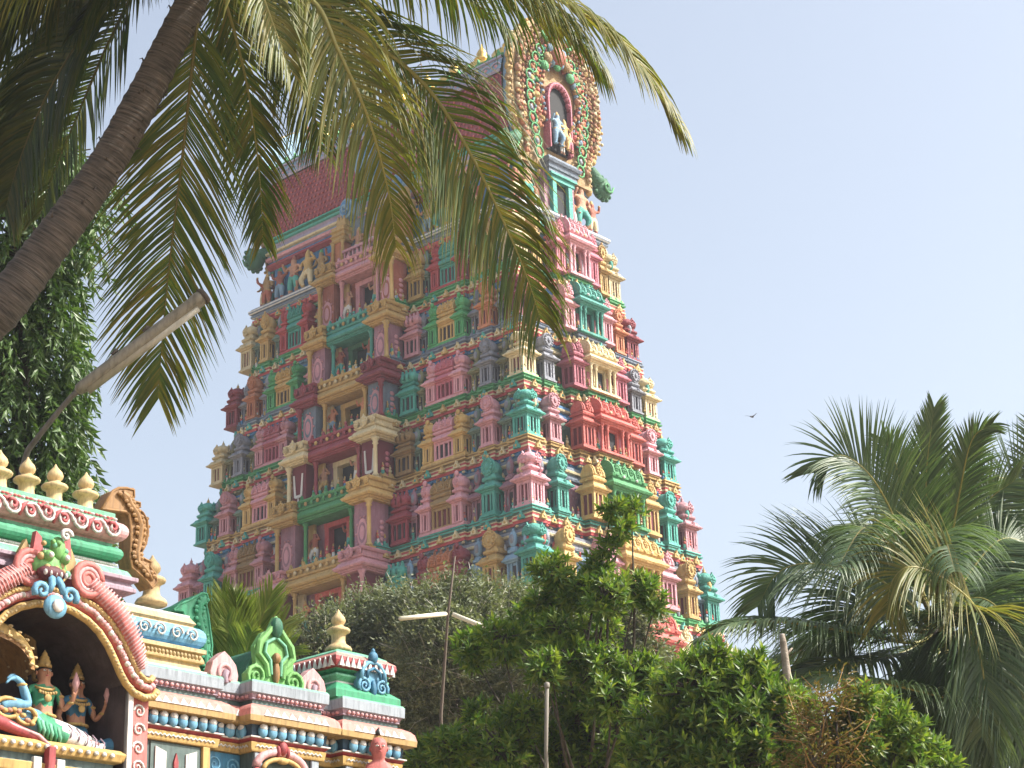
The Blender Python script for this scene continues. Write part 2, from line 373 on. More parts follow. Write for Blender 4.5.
BASE = {n: b.mesh(n, [DARK]*4) for n, b in (('corner_turret', KU), ('slender_turret', PA), ('niche_shrine', RE), ('flanking_turret', AD), ('barrel_turret', TR))}
_tm = {}
def turret_mesh(kind, c, slot='dark', acc=None, c2=None):
    key = (kind, c, slot, acc, c2)
    if key not in _tm:
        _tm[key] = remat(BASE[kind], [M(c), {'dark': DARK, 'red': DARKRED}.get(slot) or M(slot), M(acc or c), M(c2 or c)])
    return _tm[key]

# ---- per storey colours, top to bottom.  ku corner, pa slender, re recess, tr triple (mid, wings), ad beside bay
STO = [
 dict(ku='cream', pa='gold', re='sage', tr=('teal', 'red'), ad='gold', led='green', l2='green', bl='sky', fc='teal', fr='pink', pav='gold', pan='rust', side='pink', sw='rose', mk=0),
 dict(ku='maroon', pa='orange', re='grey', tr=('gold', 'green'), ad='pink', led='slate', l2='slate', bl='blue', fc='gold', fr='teal', pav='gold', pan='mauve', side='teal', sw='pink', mk=0),
 dict(ku='cream', pa='grey', re='olive', tr=('rose', 'pink'), ad='teal', led='green', l2='green', bl='olive', fc='maroon', fr='gold', pav='maroon', pan='slate', side='cream', sw='rose', mk=0),
 dict(ku='teal', pa='pink', re='sage', tr=('pink', 'gold'), ad='ochre', led='ochre', l2='gold', bl='blue', fc='green', fr='maroon', pav='cream', pan='DARKRED', side='salmon', sw='salmon', mk=1),
 dict(ku='pink', pa='teal', re='mauve', tr=('ochre', 'pink'), ad='maroon', led='sage', l2='teal', bl='slate', fc='ochre', fr='green', pav='gold', pan='mauve', side='green', sw='gold', mk=0),
 dict(ku='teal', pa='gold', re='sky', tr=('orange', 'maroon'), ad='teal', led='green', l2='green', bl='grey', fc='pink', fr='gold', pav='pink', pan='DARKRED', side='gold', sw='pink', mk=1),
 dict(ku='cream', pa='teal', re='grey', tr=('pink', 'teal'), ad='pink', led='green', l2='teal', bl='blue', fc='maroon', fr='teal', pav='cream', pan='mauve', side='salmon', sw='cream', mk=0),
 dict(ku='pink', pa='gold', re='sage', tr=('gold', 'green'), ad='ochre', led='ochre', l2='gold', bl='blue', fc='green', fr='maroon', pav='gold', pan='mauve', side='teal', sw='pink', mk=0)]
DOORC = ['pink', 'darkgreen', 'gold', 'cream', 'red', 'salmon', 'cream', 'red']

def outline(a, b, fb, sb, sc, kf, ks):
    """jogged ledge outline; kf / ks: intervals (u0,u1) standing proud on the long / short faces"""
    def face(half, iv, bays):
        pts = []; rec = -.14
        for u0, u1, n in iv: pts += [(u0, n), (u1, n)]
        return pts
    def run(half, prouds, bays):
        """sorted [(u0,u1,n)], returns the polyline of (u,n) from -half to half, recess between"""
        al = sorted(prouds+bays); out = [(-half, 0)]
        for u0, u1, n in al:
            if abs(out[-1][1]-rec) > 1e-6 and not (len(out) == 1 and u0 <= -half): 
                pass
            out.append((u0, out[-1][1])); out.append((u0, n)); out.append((u1, n))
            out.append((u1, rec)) if u1 < half-1e-6 else None
        return [p for i, p in enumerate(out) if i == 0 or (abs(p[0]-out[i-1][0])+abs(p[1]-out[i-1][1]) > 1e-5)]
    rec = -.12
    F = run(a, kf, fb); S = run(b, ks, sb)
    poly = []
    poly += [(u, -(b+n)) for u, n in F]          # front, u=x ascending
    poly += [(a+n, u) for u, n in S]             # right
    poly += [(-u, b+n) for u, n in F]            # back
    poly += [(-(a+n), -u) for u, n in S]         # left
    out = []
    for p in poly:
        if not out or (abs(p[0]-out[-1][0])+abs(p[1]-out[-1][1]) > 1e-4): out.append(p)
    # drop collinear
    res = []
    for i, p in enumerate(out):
        q, r = out[i-1], out[(i+1) % len(out)]
        if abs((p[0]-q[0])*(r[1]-p[1])-(p[1]-q[1])*(r[0]-p[0])) > 1e-7: res.append(p)
    return res

tower = thing('temple_tower', 'tall tapering temple tower crowded with painted shrines and statues', 'temple tower')
FACES = [('f', -PI/2), ('s', 0), ('f', PI/2), ('s', PI)]
SK = ['skin', 'rust', 'orange', 'slate']; CL = ['white', 'teal', 'sky', 'gold', 'green', 'cream']

def rosette_run(mb, poly, z, m):
    for i in range(len(poly)):
        p, q = Vector((*poly[i], 0)), Vector((*poly[(i+1) % len(poly)], 0)); L = (q-p).length
        if L < .25: continue
        k = max(1, round(L/.62)); e = (q-p)/L; n = Vector((e.y, -e.x, 0)); ang = math.atan2(n.y, n.x)
        for j in range(k):
            c = p+e*(L*(j+.5)/k)
            T = mb.T; mb.T = Matrix.Translation((c.x, c.y, z)) @ Matrix.Rotation(ang, 4, 'Z')
            mb.plate([(-.13, -.1), (.13, -.1), (.1, .02), (.04, .06), (0, .17), (-.04, .06), (-.1, .02)], .0, .11, m[(i+j) % len(m)])
            mb.blob((.11, 0, -.01), (.03, .05, .05), m[(i+j+1) % len(m)], 5, 4)
            mb.T = T

def front_bay(mbs, s, H, c, full=True):
    """entablature, pillars, pavilions of the long-face bay. frame: +x outward, y along"""
    fc, pavs = mbs
    zt = H-.28      # roofs end here; parapet reaches over the next ledge
    # centre entablature (colour of the storey's own frame)
    def ent(mb, y0, y1, n0, n1, z, m, k=1.0):
        hx, hy = (n1-n0)/2, (y1-y0)/2
        mb.stack((n0+n1)/2, (y0+y1)/2, hx, hy, [(z, -.02), (z+.04, -.02), (z+.05, .03), (z+.1, .04), (z+.11, .12*k), (z+.17, .16*k), (z+.21, .15*k), (z+.27, .08*k), (z+.36, .03*k), (z+.38, -.02), (z+.42, -.03),
             (z+.44, .02), (z+.5, .04), (z+.52, -.04), (z+.66, -.05), (z+.68, .02), (z+.74, .05), (z+.78, .05), (z+.8, -.02)], m)
    ze = H-.62
    ent(fc, -1.28*s, 1.28*s, -.3, .62*s, ze, 0)
    for k in range(9):
        y = (-1.15+2.3*k/8)*s
        fc.blob((.66*s, y, ze+.60), (.05, .075, .08), 1 if k % 2 else 0, 6, 4)
        if k % 2 == 0: fc.plate([(y-.08, ze+.78), (y+.08, ze+.78), (y+.05, ze+.88), (y, ze+.98), (y-.05, ze+.88)], .52*s, .6*s, 0)
    for sy in (-1, 1):
        pav = pavs[sy > 0]
        fc.lathe(.45*s, 1.08*s*sy, [(.1, .3), (.1, .36), (.07, .4), (.065, ze-.22), (.1, ze-.18), (.075, ze-.12), (.12, ze-.06), (.13, ze)], 8, 0)
        fc.box(.1*s, .2*s, *sorted((.95*s*sy, 1.24*s*sy)), .3, ze, 1)
        # pavilion
        pav.stack(.28*s, 1.78*s*sy, .5*s, .46*s, [(.0, .04), (.12, .04), (.15, .0), (.3, .0)], 0)
        pav.box(-.2, .62*s, *sorted((1.4*s*sy, 2.1*s*sy)), .3, ze, 1)
        for (n, yy) in ((.72*s, 2.16),):
            pav.lathe(n, yy*s*sy, [(.115, .3), (.115, .36), (.075, .42), (.068, ze-.26), (.11, ze-.22), (.08, ze-.15), (.13, ze-.07), (.15, ze)], 8, 0)
        e0, e1 = sorted((1.3*s*sy, 2.28*s*sy)); ent(pav, e0, e1, -.3, .82*s, ze, 0, 1.1)
        kudu(pav, .9*s, 1.79*s*sy, ze+.62, .17, 0, 1, .04)
        for yy in (1.4, 2.2): kudu(pav, .88*s, yy*s*sy, ze+.6, .1, 0, 1, .03)
        if c['mk']:
            # white forked mark with a stem on each dark panel
            x = .62*s+.005; yc = 1.78*s*sy; W = 2
            pav.plate([(yc-.2, .55), (yc-.13, .5), (yc-.02, .5), (yc-.02, .34), (yc+.02, .34), (yc+.02, .5), (yc+.13, .5), (yc+.2, .55), (yc+.25, 1.35), (yc+.19, 1.35), (yc+.12, .6), (yc-.12, .6), (yc-.19, 1.35), (yc-.25, 1.35)], x, x+.03, W)
            if c['pav'] == 'pink': pav.plate([(yc-.05, .6), (yc+.05, .6), (yc+.06, 1.2), (yc, 1.4), (yc-.06, 1.2)], x, x+.03, 3)
        else:
            # raised oval relief on the panel
            x = .62*s; yc = 1.78*s*sy
            for r, mm in ((1, 3), (.72, 1), (.5, 3)):
                pav.plate([(yc+.24*r*math.cos(t), .85+.5*r*math.sin(t)) for t in [2*PI*i/14 for i in range(14)]], x+.002, x+.02+.025*(1.6-r), mm)
            for k in range(10): t = 2*PI*k/10; pav.blob((x+.02, yc+.29*math.cos(t), .85+.56*math.sin(t)), .04, 3, 5, 4)
        # relief on the return face
        for k in range(5): pav.blob((.1+.0*k, 2.1*s*sy, .45+.2*k), (.12, .03, .08), 3, 6, 4)

def side_bay(mb, wings, s, H, c):
    ze = .98
    # wings
    for sy in (-1, 1):
        wing = wings[sy > 0]
        wing.stack(.02, 1.2*s*sy, .28, .34*s, [(0, .03), (.08, .03), (.1, 0)], 0)
        T = wing.T; wing.T = Matrix.Translation((.02, 1.2*s*sy, 0)); body_slots(wing, .28, .3*s, .1, .86, 3, 2)
        wing.stack(0, 0, .28, .3*s, eaves(.86, .9), 0)
        wing.stack(0, 0, .28, .28*s, [(1.1, -.01), (1.14, -.05), (1.2, -.05), (1.22, .01), (1.28, .03), (1.33, -.02), (1.38, -.03)], 0)
        barrel(wing, .26, -.28*s, .28*s, 1.36, .33, 0, (-.2*s, .2*s), 0)
        kudu(wing, .25, 0, 1.58, .14, 0, 1, .05); wing.T = T
    # central aedicule
    hw = .78*s
    mb.box(-.4, .12, -hw, hw, .0, ze, 0); mb.box(-.4, .5, -hw-.06, hw+.06, -.02, .06, 0)
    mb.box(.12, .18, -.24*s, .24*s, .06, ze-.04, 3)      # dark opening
    for y in (-.3*s, .3*s): mb.box(.12, .26, y-.045, y+.045, .06, ze, 0)
    mb.box(.12, .24, -.34*s, .34*s, ze-.1, ze, 0)
    for y in (-.62, -.36, .36, .62): mb.lathe(.38, y*s*1.08, [(.075, .06), (.075, .12), (.05, .15), (.047, ze-.2), (.075, ze-.16), (.055, ze-.1), (.09, ze-.04), (.1, ze)], 8, 0)
    mb.box(.13, .16, -.6*s, -.4*s, .15, ze-.2, 2); mb.box(.13, .16, .4*s, .6*s, .15, ze-.2, 2)
    mb.stack(.05, 0, .42, hw, [(ze, -.02), (ze+.04, .0), (ze+.06, .04), (ze+.1, .05), (ze+.11, .12), (ze+.17, .16), (ze+.2, .15), (ze+.26, .07), (ze+.33, .02), (ze+.35, -.03), (ze+.4, -.03), (ze+.42, .02), (ze+.5, .04), (ze+.53, -.02)], 0)
    for k in range(5): mb.blob((.5, (-.6+.3*k)*s, ze+.46), (.05, .07, .05), 1 if k % 2 else 0, 6, 4)
    barrel(mb, .4, -hw*.92, hw*.92, ze+.52, .42, 0, tuple(hw*q for q in (-.86, -.43, 0, .43, .86)), 0, 1.09)
    mb.stack(.0, 0, .1, hw*.9, [(ze+.9, 0), (ze+.98, .02), (ze+1.0, -.03), (ze+1.02, -.05)], 0)
    for k in range(5): mb.plate([((-.6+.3*k)*s-.05, ze+1.0), ((-.6+.3*k)*s, ze+1.16), ((-.6+.3*k)*s+.05, ze+1.0)], -.03, .05, 0)
    for y in (-hw*.64, -hw*.21, hw*.21, hw*.64): kudu(mb, .37, y, ze+.72, .1, 0, 1, .05)

NST = 8
for i in range(NST):
    c = STO[i]; z0 = ZS[i+1]; z1 = ZS[i]; a, b = ta(z0), tb(z0); a1, b1 = ta(z1), tb(z1); H = z1-z0
    s = a/8.34; sb_ = b/3.9; q = .9+.1*s
    st = thing('storey', None, None); st.parent = tower; del_ = None
    hs = (H-.33)/1.95     # turret height scale
    # positions
    ku = .42*q; uF = dict(pa=a-1.78*s, tr=a-3.75*s, ad=2.72*s); reF = [a-1.1*s, a-2.45*s, 3.2*s-.08]
    uS = dict(pa=b-1.4*sb_**.8); 
    kf = []; ks = []
    for sg in (-1, 1):
        kf.append(tuple(sorted((sg*(a-.86*q), sg*a)))+(0,)); kf.append(tuple(sorted((sg*(uF['pa']-.34), sg*(uF['pa']+.34))))+(0,))
        kf.append(tuple(sorted((sg*(uF['tr']-1.0*s), sg*(uF['tr']+1.0*s))))+(0,))
        ks.append(tuple(sorted((sg*(b-.86*q), sg*b)))+(0,)); ks.append(tuple(sorted((sg*(b-1.4*sb_**.8-.32), sg*(b-1.4*sb_**.8+.3))))+(0,)) if b > 3 else None
    bf = [(-2.32*s, 2.32*s, .55)] ; bs = [(-1.5*sb_, -.86*sb_, .1), (-.86*sb_, .86*sb_, .38), (.86*sb_, 1.5*sb_, .1)]
    ks = [k for k in ks if k and not (abs(k[0]) < 1.52*sb_ or abs(k[1]) < 1.52*sb_)]
    poly = outline(a, b, bf, bs, None, kf, ks)
    # band + wall
    mb = MB()
    mats = [M(c['led']), M('red'), M(c['bl']), M('salmon'), M('gold'), M('teal'), M(c['l2']), M('cream'), M(c['re']), M('white')]
    mb.sweep(poly, [(z0-.42, -.3, 2), (z0-.36, -.2, 2), (z0-.26, -.13, 2), (z0-.25, -.08, 2), (z0-.17, -.08, 2), (z0-.16, -.03, 2), (z0-.1, -.02, 1), (z0-.06, .0, 1), (z0-.03, .0, 7), (z0, .0, 7), (z0+.01, -.02, 1), (z0+.08, -.02, 1), (z0+.09, .0, 7), (z0+.11, .0, 7),
                    (z0+.12, -.05, 0), (z0+.18, -.05, 0), (z0+.2, .01, 0), (z0+.25, .02, 6), (z0+.26, -.04, 0), (z0+.31, -.04, 0), (z0+.32, .0, 6), (z0+.36, -.01, 6), (z0+.37, -.06, 0)], 0, cap_top=0, cap_bot=2)
    rosette_run(mb, poly, z0+.03, [4, 7, 4, 5])
    # leafy crest along the ledge, knobs under the band
    for e0 in range(len(poly)):
        p_, q_ = Vector((*poly[e0], 0)), Vector((*poly[(e0+1) % len(poly)], 0)); L_ = (q_-p_).length
        if L_ < .2: continue
        e_ = (q_-p_)/L_; n_ = Vector((e_.y, -e_.x, 0)); kk = max(1, round(L_/.3)); an = math.atan2(n_.y, n_.x)
        for j in range(kk):
            c_ = p_+e_*(L_*(j+.5)/kk); mb.T = Matrix.Translation((c_.x, c_.y, 0)) @ Matrix.Rotation(an, 4, 'Z')
            mb.plate([(-.07, z0+.36), (.07, z0+.36), (.05, z0+.42), (0, z0+.47+.03*(j % 2)), (-.05, z0+.42)], -.1, -.04, 6)
            mb.blob((-.07, .0, z0-.21), (.05, .08, .045), [7, 2, 3][j % 3], 5, 4)
            if L_ > .5 or True:
                mb.T = Matrix.Translation((c_.x, c_.y, 0)) @ Matrix.Rotation(an, 4, 'Z'); q1, q2, q3 = rnd.choice([4, 7, 5, 8, 3]), rnd.choice([9, 5, 4, 2]), rnd.choice([3, 4, 7])
                h_ = rnd.uniform(.8, 1.2); mb.blob((-.17, 0, z0+.37+.13*h_), (.055, .065, .14*h_), q2, 6, 5); mb.blob((-.15, 0, z0+.37+.25*h_), (.05, .075, .06), q1, 6, 4); mb.blob((-.15, 0, z0+.37+.35*h_), .045, q3, 6, 4); mb.blob((-.16, 0, z0+.37+.42*h_), (.03, .03, .05), 4, 5, 4)
        mb.T = Matrix()
        # small moulded plaques high on the wall behind the turrets
        for j in range(0 if (abs(((p_+q_)/2).y) > b+.2 or abs(((p_+q_)/2).x) > a+.05) else kk):
            c_ = p_+e_*(L_*(j+.5)/kk); mb.T = Matrix.Translation((c_.x, c_.y, 0)) @ Matrix.Rotation(an, 4, 'Z')
            mb.blob((-.52, 0, z0+1.55*H/2.3), (.08, .11, .2), rnd.choice([3, 4, 5, 7, 9, 8]), 7, 5); mb.blob((-.45, 0, z0+1.55*H/2.3), (.06, .06, .11), rnd.choice([3, 4, 1, 7]), 6, 4)
        mb.T = Matrix()
    mb.stack(0, 0, a-.62, b-.62, [(z0+.3, 0), (z1-.35, 0)], 8, cap=False)
    # pilaster strips on the wall, small
    mb.stack(0, 0, a-.62, b-.62, [(z1-.75, 0, 9), (z1-.73, .06, 2), (z1-.66, .08, 2), (z1-.64, .02, 2), (z1-.5, .02, 2), (z1-.48, .1, 7), (z1-.42, .12, 7), (z1-.4, .1, 7), (z1-.3, .1, 2)], 2, cap=False)
    mb.build('storey_wall', mats, st)
    zb = z0+.37
    vis = i < 7
    for fk, rz in FACES:
        if fk == 's' and rz > 1 and False: continue
        Rz = Matrix.Rotation(rz, 4, 'Z'); off = b if fk == 'f' else a
        def put(kind, u, n, me, sc):
            if kind != 'guardian_statue': sc = (sc[0]*1.08*rnd.uniform(.98, 1.04), sc[1]*(1.1 if kind != 'barrel_turret' else 1.04)*rnd.uniform(.97, 1.03), sc[2]*rnd.uniform(.97, 1.02))
            p = Rz @ Vector((off+n, u, zb)); o = obj(kind, me, st, p, rz, sc); return o
        hidden = rz in (PI/2, PI)
        if fk == 'f':
            for sg in (-1, 1):
                put('slender_turret', sg*uF['pa'], -.3, turret_mesh('slender_turret', c['pa'], 'red' if i % 2 else 'dark', 'gold'), (1, s, hs))
                put('barrel_turret', sg*uF['tr'], -.3, turret_mesh('barrel_turret', c['tr'][0], 'red' if i % 2 == 0 else 'dark', None, c['tr'][1]), (1, .97*s, hs*.97))
                put('flanking_turret', sg*uF['ad'], -.33, turret_mesh('flanking_turret', c['ad'], 'dark'), (1, s, hs*.97))
                for u in reF: put('niche_shrine', sg*u, -.42, turret_mesh('niche_shrine', c['re'], 'dark', 'grey'), (1, s*.95, hs*.95))
        else:
            for sg in (-1, 1):
                if b > 2.7:
                    put('slender_turret', sg*uS['pa'], -.3, turret_mesh('slender_turret', c['pa'], 'red' if i % 2 else 'dark', 'gold'), (1, min(1, sb_*1.05), hs))
                    put('niche_shrine', sg*(b-.86*sb_**.5), -.5, turret_mesh('niche_shrine', c['re'], 'dark', 'grey'), (1, .8*sb_, hs*.95))
        # bays
        p = Rz @ Vector((off, 0, z0)); 
        if fk == 'f':
            m1, m2, m3 = MB(), MB(), MB(); front_bay((m1, (m2, m3)), s, H, c)
            pan = DARKRED if c['pan'] == 'DARKRED' else M(c['pan'])
            m1.build('balcony', [M(c['fr']), M('gold' if c['fr'] != 'gold' else 'cream')], st, loc=p, rz=rz)
            for mq in (m2, m3): mq.build('corner_pavilion', [M(c['pav']), pan, M('white'), M('rose' if c['mk'] else 'pink')], st, loc=p, rz=rz)
            d = MB(); dw = .42*s; zt = H-.72
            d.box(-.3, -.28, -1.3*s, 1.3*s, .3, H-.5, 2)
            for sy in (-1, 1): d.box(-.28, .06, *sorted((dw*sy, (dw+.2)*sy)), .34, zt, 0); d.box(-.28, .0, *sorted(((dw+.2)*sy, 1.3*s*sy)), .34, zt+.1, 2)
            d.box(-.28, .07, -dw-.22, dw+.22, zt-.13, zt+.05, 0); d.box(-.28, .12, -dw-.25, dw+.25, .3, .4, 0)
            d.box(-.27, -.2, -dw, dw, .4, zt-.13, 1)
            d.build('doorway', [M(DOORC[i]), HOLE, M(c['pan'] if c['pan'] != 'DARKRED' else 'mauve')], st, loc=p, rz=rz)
            for sg in (-1, 1):
                put('guardian_statue', sg*.84*s, .27, statue_mesh(1 if sg > 0 else 2, SK[(i) % 3], CL[(i+(sg > 0)) % 4], 'gold'), (1.4, 1.4, 1.12*H/2.28)).location.z = z0+.36
        else:
            m1, m2, m3 = MB(), MB(), MB(); side_bay(m1, (m2, m3), sb_, H, c)
            ac = 'white' if c['side'] in ('green', 'teal') else 'cream'
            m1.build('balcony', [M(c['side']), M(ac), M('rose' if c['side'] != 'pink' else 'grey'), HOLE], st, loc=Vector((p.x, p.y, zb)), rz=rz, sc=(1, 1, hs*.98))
            for mq in (m2, m3): mq.build('flanking_turret', [M(c['sw']), DARKRED], st, loc=Vector((p.x, p.y, zb)), rz=rz, sc=(1, 1, hs*.95))
    for sx in (-1, 1):
        for sy in (-1, 1):
            obj('corner_turret', turret_mesh('corner_turret', c['ku'], 'red' if i % 2 == 0 else 'dark', 'gold' if i % 2 else None), st, (sx*(a-.4), sy*(b-.4), zb), 0, (q*1.07, q*1.07, hs))
# tall masonry base under the lowest carved storey
mb = MB(); zb0 = ZS[NST]
mb.stack(0, 0, ta(0), tb(0), [(-.2, .5), (1.2, .5), (1.25, .3), (2.2, .25), (2.25, 0), (zb0*.5, -.3), (zb0*.5+.05, .1), (zb0*.5+.4, .1), (zb0*.5+.45, -.4), (zb0-.6, -1.3), (zb0-.5, -.9), (zb0-.1, -.9), (zb0, -1.3)], 0)
for k in range(-5, 6):
    for sy in (-1, 1): mb.box(k*1.9-.25, k*1.9+.25, sy*(tb(0)+.05)-.15, sy*(tb(0)+.05)+.15, 2.2, zb0*.5, 0)
for k in range(-2, 3):
    for sx in (-1, 1): mb.box(sx*(ta(0)+.05)-.15, sx*(ta(0)+.05)+.15, k*2.6-.25, k*2.6+.25, 2.2, zb0*.5, 0)
mb.build('stone_base', [paint('granite', (150, 140, 126), .85, .5)], tower)
# ---- statue level, barrel roof and gables
st = thing('crowning_storey', None, None); st.parent = tower
A0, B0 = ta(32), tb(32)
mb = MB()
rect = [(-A0, -B0), (-1.9, -B0), (-1.9, -B0-.5), (1.9, -B0-.5), (1.9, -B0), (A0, -B0), (A0, -.8), (A0+.12, -.8), (A0+.12, .8), (A0, .8), (A0, B0), (1.9, B0), (1.9, B0+.5), (-1.9, B0+.5), (-1.9, B0), (-A0, B0), (-A0, .8), (-A0-.12, .8), (-A0-.12, -.8), (-A0, -.8)]
mb.sweep(rect, [(31.45, -.4, 4), (31.5, -.12, 4), (31.62, -.1, 4), (31.64, -.02, 1), (31.68, 0, 1), (31.7, -.02, 3), (31.8, -.02, 3), (31.82, .02, 1), (31.88, .03, 1), (31.9, -.06, 2), (31.96, -.05, 2), (31.98, .06, 5), (32.03, .08, 0), (32.06, .08, 0), (32.07, .03, 5), (32.11, .03, 0), (32.13, .1, 0), (32.17, .13, 5), (32.22, .14, 0), (32.28, .14, 5), (32.3, .08, 0), (32.36, .06, 0)], 0, 0, 4)
rosette_run(mb, rect, 31.76, [6, 1, 6, 7])
mb.stack(0, 0, A0-.6, B0-.55, [(32.3, 0), (34.1, 0)], 8, cap=False)
mb.build('cornice', [M('slate'), M('salmon'), M('blue'), M('red'), M('green'), M('white'), M('gold'), M('teal'), M('blue')], st)
# roof
RP = [(34.0, 1.95), (34.12, 2.12), (34.2, 2.14), (34.22, 2.04), (34.34, 2.02), (34.36, 2.16), (34.46, 2.2), (34.48, 2.1), (34.6, 2.08), (34.62, 2.2), (34.68, 2.22), (34.7, 2.12), (34.9, 2.06), (34.98, 2.12), (35.0, 2.2), (35.06, 2.22), (35.08, 2.12), (35.2, 2.12), (35.22, 2.18), (35.27, 2.18), (35.3, 2.12)]
RC = [0, 1, 1, 2, 2, 3, 3, 0, 0, 4, 4, 5, 5, 5, 6, 6, 7, 7, 6, 6, 7]
TP = [(35.3, 2.12), (35.6, 2.17), (36.0, 2.28), (36.5, 2.38), (37.0, 2.42), (37.4, 2.4)]
UP = [(37.4, 2.46), (37.5, 2.5), (37.52, 2.44), (37.9, 2.36), (38.0, 2.32), (38.02, 2.4), (38.1, 2.38), (38.12, 2.2), (38.5, 1.9), (38.9, 1.4), (39.15, .8), (39.25, 0)]
UC = [0, 8, 8, 0, 0, 8, 8, 7, 7, 7, 7, 7]
mb = MB(); X = A0-.35
def strip(prof, cols, mat=0):
    for sy in (-1, 1):
        for k in range(len(prof)-1):
            (za, ha), (zb_, hb_) = prof[k], prof[k+1]
            v = [(-X, sy*ha, za), (X, sy*ha, za), (X, sy*hb_, zb_), (-X, sy*hb_, zb_)]
            mb.add(v, [(0, 1, 2, 3) if sy < 0 else (3, 2, 1, 0)], cols[k+1] if cols else mat)
strip(RP, RC); strip(UP, UC)
mb.add([(-X, -1.95, 34), (X, -1.95, 34), (X, 1.95, 34), (-X, 1.95, 34)], [(3, 2, 1, 0)], 0)
for k in range(26):
    x = -X+.25+k*(2*X-.5)/25
    for sy in (-1, 1):
        mb.tube([(x+.2*math.cos(t), sy*2.42, 37.71+.13*math.sin(t)) for t in [2*PI*j/10 for j in range(9)]], .035, 5, 8)
        mb.blob((x, sy*2.4, 37.7), (.09, .05, .06), 3, 6, 4)
        mb.plate([(-.14, 0), (.14, 0), (.2, .14), (.06, .16), (0, .36), (-.06, .16), (-.2, .14)], -.05, .05, 9) if False else None
        T = mb.T; mb.T = Matrix.Translation((x, sy*2.2, 38.1)) @ Matrix.Rotation(-PI/2*1, 4, 'Z') @ Matrix.Rotation(-.12*sy, 4, 'Y')
        mb.plate([(-.16, 0), (.16, 0), (.22, .16), (.07, .17), (0, .36), (-.07, .17), (-.22, .16)], -.05, .05, 9); mb.T = T
mb.build('roof', [M('sky'), M('maroon'), M('blue'), M('pink'), M('cream'), M('lilac'), M('teal'), M('darkgreen'), M('lilac'), M('green')], st)
# scale tiles: individually modelled overlapping scales on the vault
mb = MB(); prof = TP; L = [0]
for k in range(len(prof)-1): L.append(L[-1]+math.dist(prof[k], prof[k+1]))
def onprof(d):
    for k in range(len(prof)-1):
        if d <= L[k+1] or k == len(prof)-2:
            t = (d-L[k])/(L[k+1]-L[k]); return prof[k][0]+t*(prof[k+1][0]-prof[k][0]), prof[k][1]+t*(prof[k+1][1]-prof[k][1])
rows = 11; tw = .22
for sy in (-1, 1):
    for k in range(len(prof)-1):
        (za, ha), (zb_, hb_) = prof[k], prof[k+1]
        mb.add([(-X, sy*ha, za), (X, sy*ha, za), (X, sy*hb_, zb_), (-X, sy*hb_, zb_)], [(0, 1, 2, 3) if sy < 0 else (3, 2, 1, 0)], 0)
    for rr in range(rows):
        d0 = L[-1]*rr/rows; n = int(2*X/tw)
        zt, ht = onprof(min(L[-1], d0+L[-1]/rows*1.25)); zm, hm = onprof(min(L[-1], d0+L[-1]/rows*.5)); zl, hl = onprof(max(0, d0-.02))
        for k in range(n):
            x = -X+(k+.5+(.5 if rr % 2 else 0))*tw
            if x > X-.1: continue
            e = .045
            vs = [(x-tw*.48, sy*(ht+.0), zt), (x+tw*.48, sy*(ht+.0), zt), (x+tw*.47, sy*(hm+e*.7), zm), (x, sy*(hl+e), zl), (x-tw*.47, sy*(hm+e*.7), zm), (x, sy*(hl-.01), zl)]
            f = [(4, 3, 2, 1, 0), (3, 4, 5), (2, 3, 5)] if sy < 0 else [(0, 1, 2, 3, 4), (5, 4, 3), (5, 3, 2)]
            mb.add(vs, f, 0)
            mb.blob((x, sy*(hl+e+.0), zl+.045), (.04, .025, .05), 1, 5, 4)
mb.build('scale_tiles', [paint('scale_red', (168, 66, 80)), M('salmon')], st)
# ridge pots
for k in range(9):
    m = MB(); m.lathe(0, 0, [(.24, 39.0), (.34, 39.2), (.18, 39.34), (.2, 39.42), (.38, 39.58), (.5, 39.85), (.52, 40.05), (.52, 40.14), (.45, 40.18), (.3, 40.25), (.14, 40.33), (.12, 40.4), (.22, 40.5), (.22, 40.58), (.1, 40.66), (.15, 40.8), (.1, 40.95), (.03, 41.1), (.01, 41.25)], 14, 0)
    if k == 0: fin = m.mesh('ridge_finial', [None]); gm, gnt2, gb2 = new_mat('gilded_brass'); gb2.inputs['Base Color'].default_value = (.62, .42, .12, 1); gb2.inputs['Metallic'].default_value = .65; gb2.inputs['Roughness'].default_value = .42; fin.materials[0] = gm
    obj('ridge_finial', fin, st, (6.2-1.45*k, 0, -.42), 0, (1.38, 1.38, 1))
# lightning rod with branching tips
m = MB(); m.tube([(-.9, .2, 39), (-.9, .2, 42.0)], .03, 6); m.tube([(-1.7, .2, 41.1), (-.1, .2, 41.5), (-.1, .2, 40.4)], .022, 5); m.lathe(-.9, .2, [(.02, 41.0), (.16, 41.1), (.16, 41.16), (.02, 41.24)], 8)
m.build('lightning_rod', [dark_mat('rusty_rod', (92, 70, 62))], st)
# frieze statues on the long sides, and beside the gable windows
def put_st(x, y, z, rz, k, skin, cl, h, crown='gold', me=None): return obj('frieze_statue', me or statue_mesh(k, skin, cl, crown), st, (x, y, z), rz, (h*1.4, h*1.4, h))
xs = [-6.3, -5.55, -4.75, -3.95, -3.2, -2.5, 2.45, 3.15, 3.95, 4.75, 5.6]
for sy in (-1, 1):
    for j, x in enumerate(xs):
        big = j in (2, 3, 7, 8)
        put_st(x, sy*(B0-.28), 32.36, -PI/2 if sy < 0 else PI/2, [0, 3, 1, 2][j % 4], ['ochre', 'rust', 'skin', 'gold'][j % 4], ['rust', 'sky', 'teal', 'cream', 'ochre'][j % 5], 1.62 if big else 1.4, ['gold', 'green', 'rust'][j % 3])
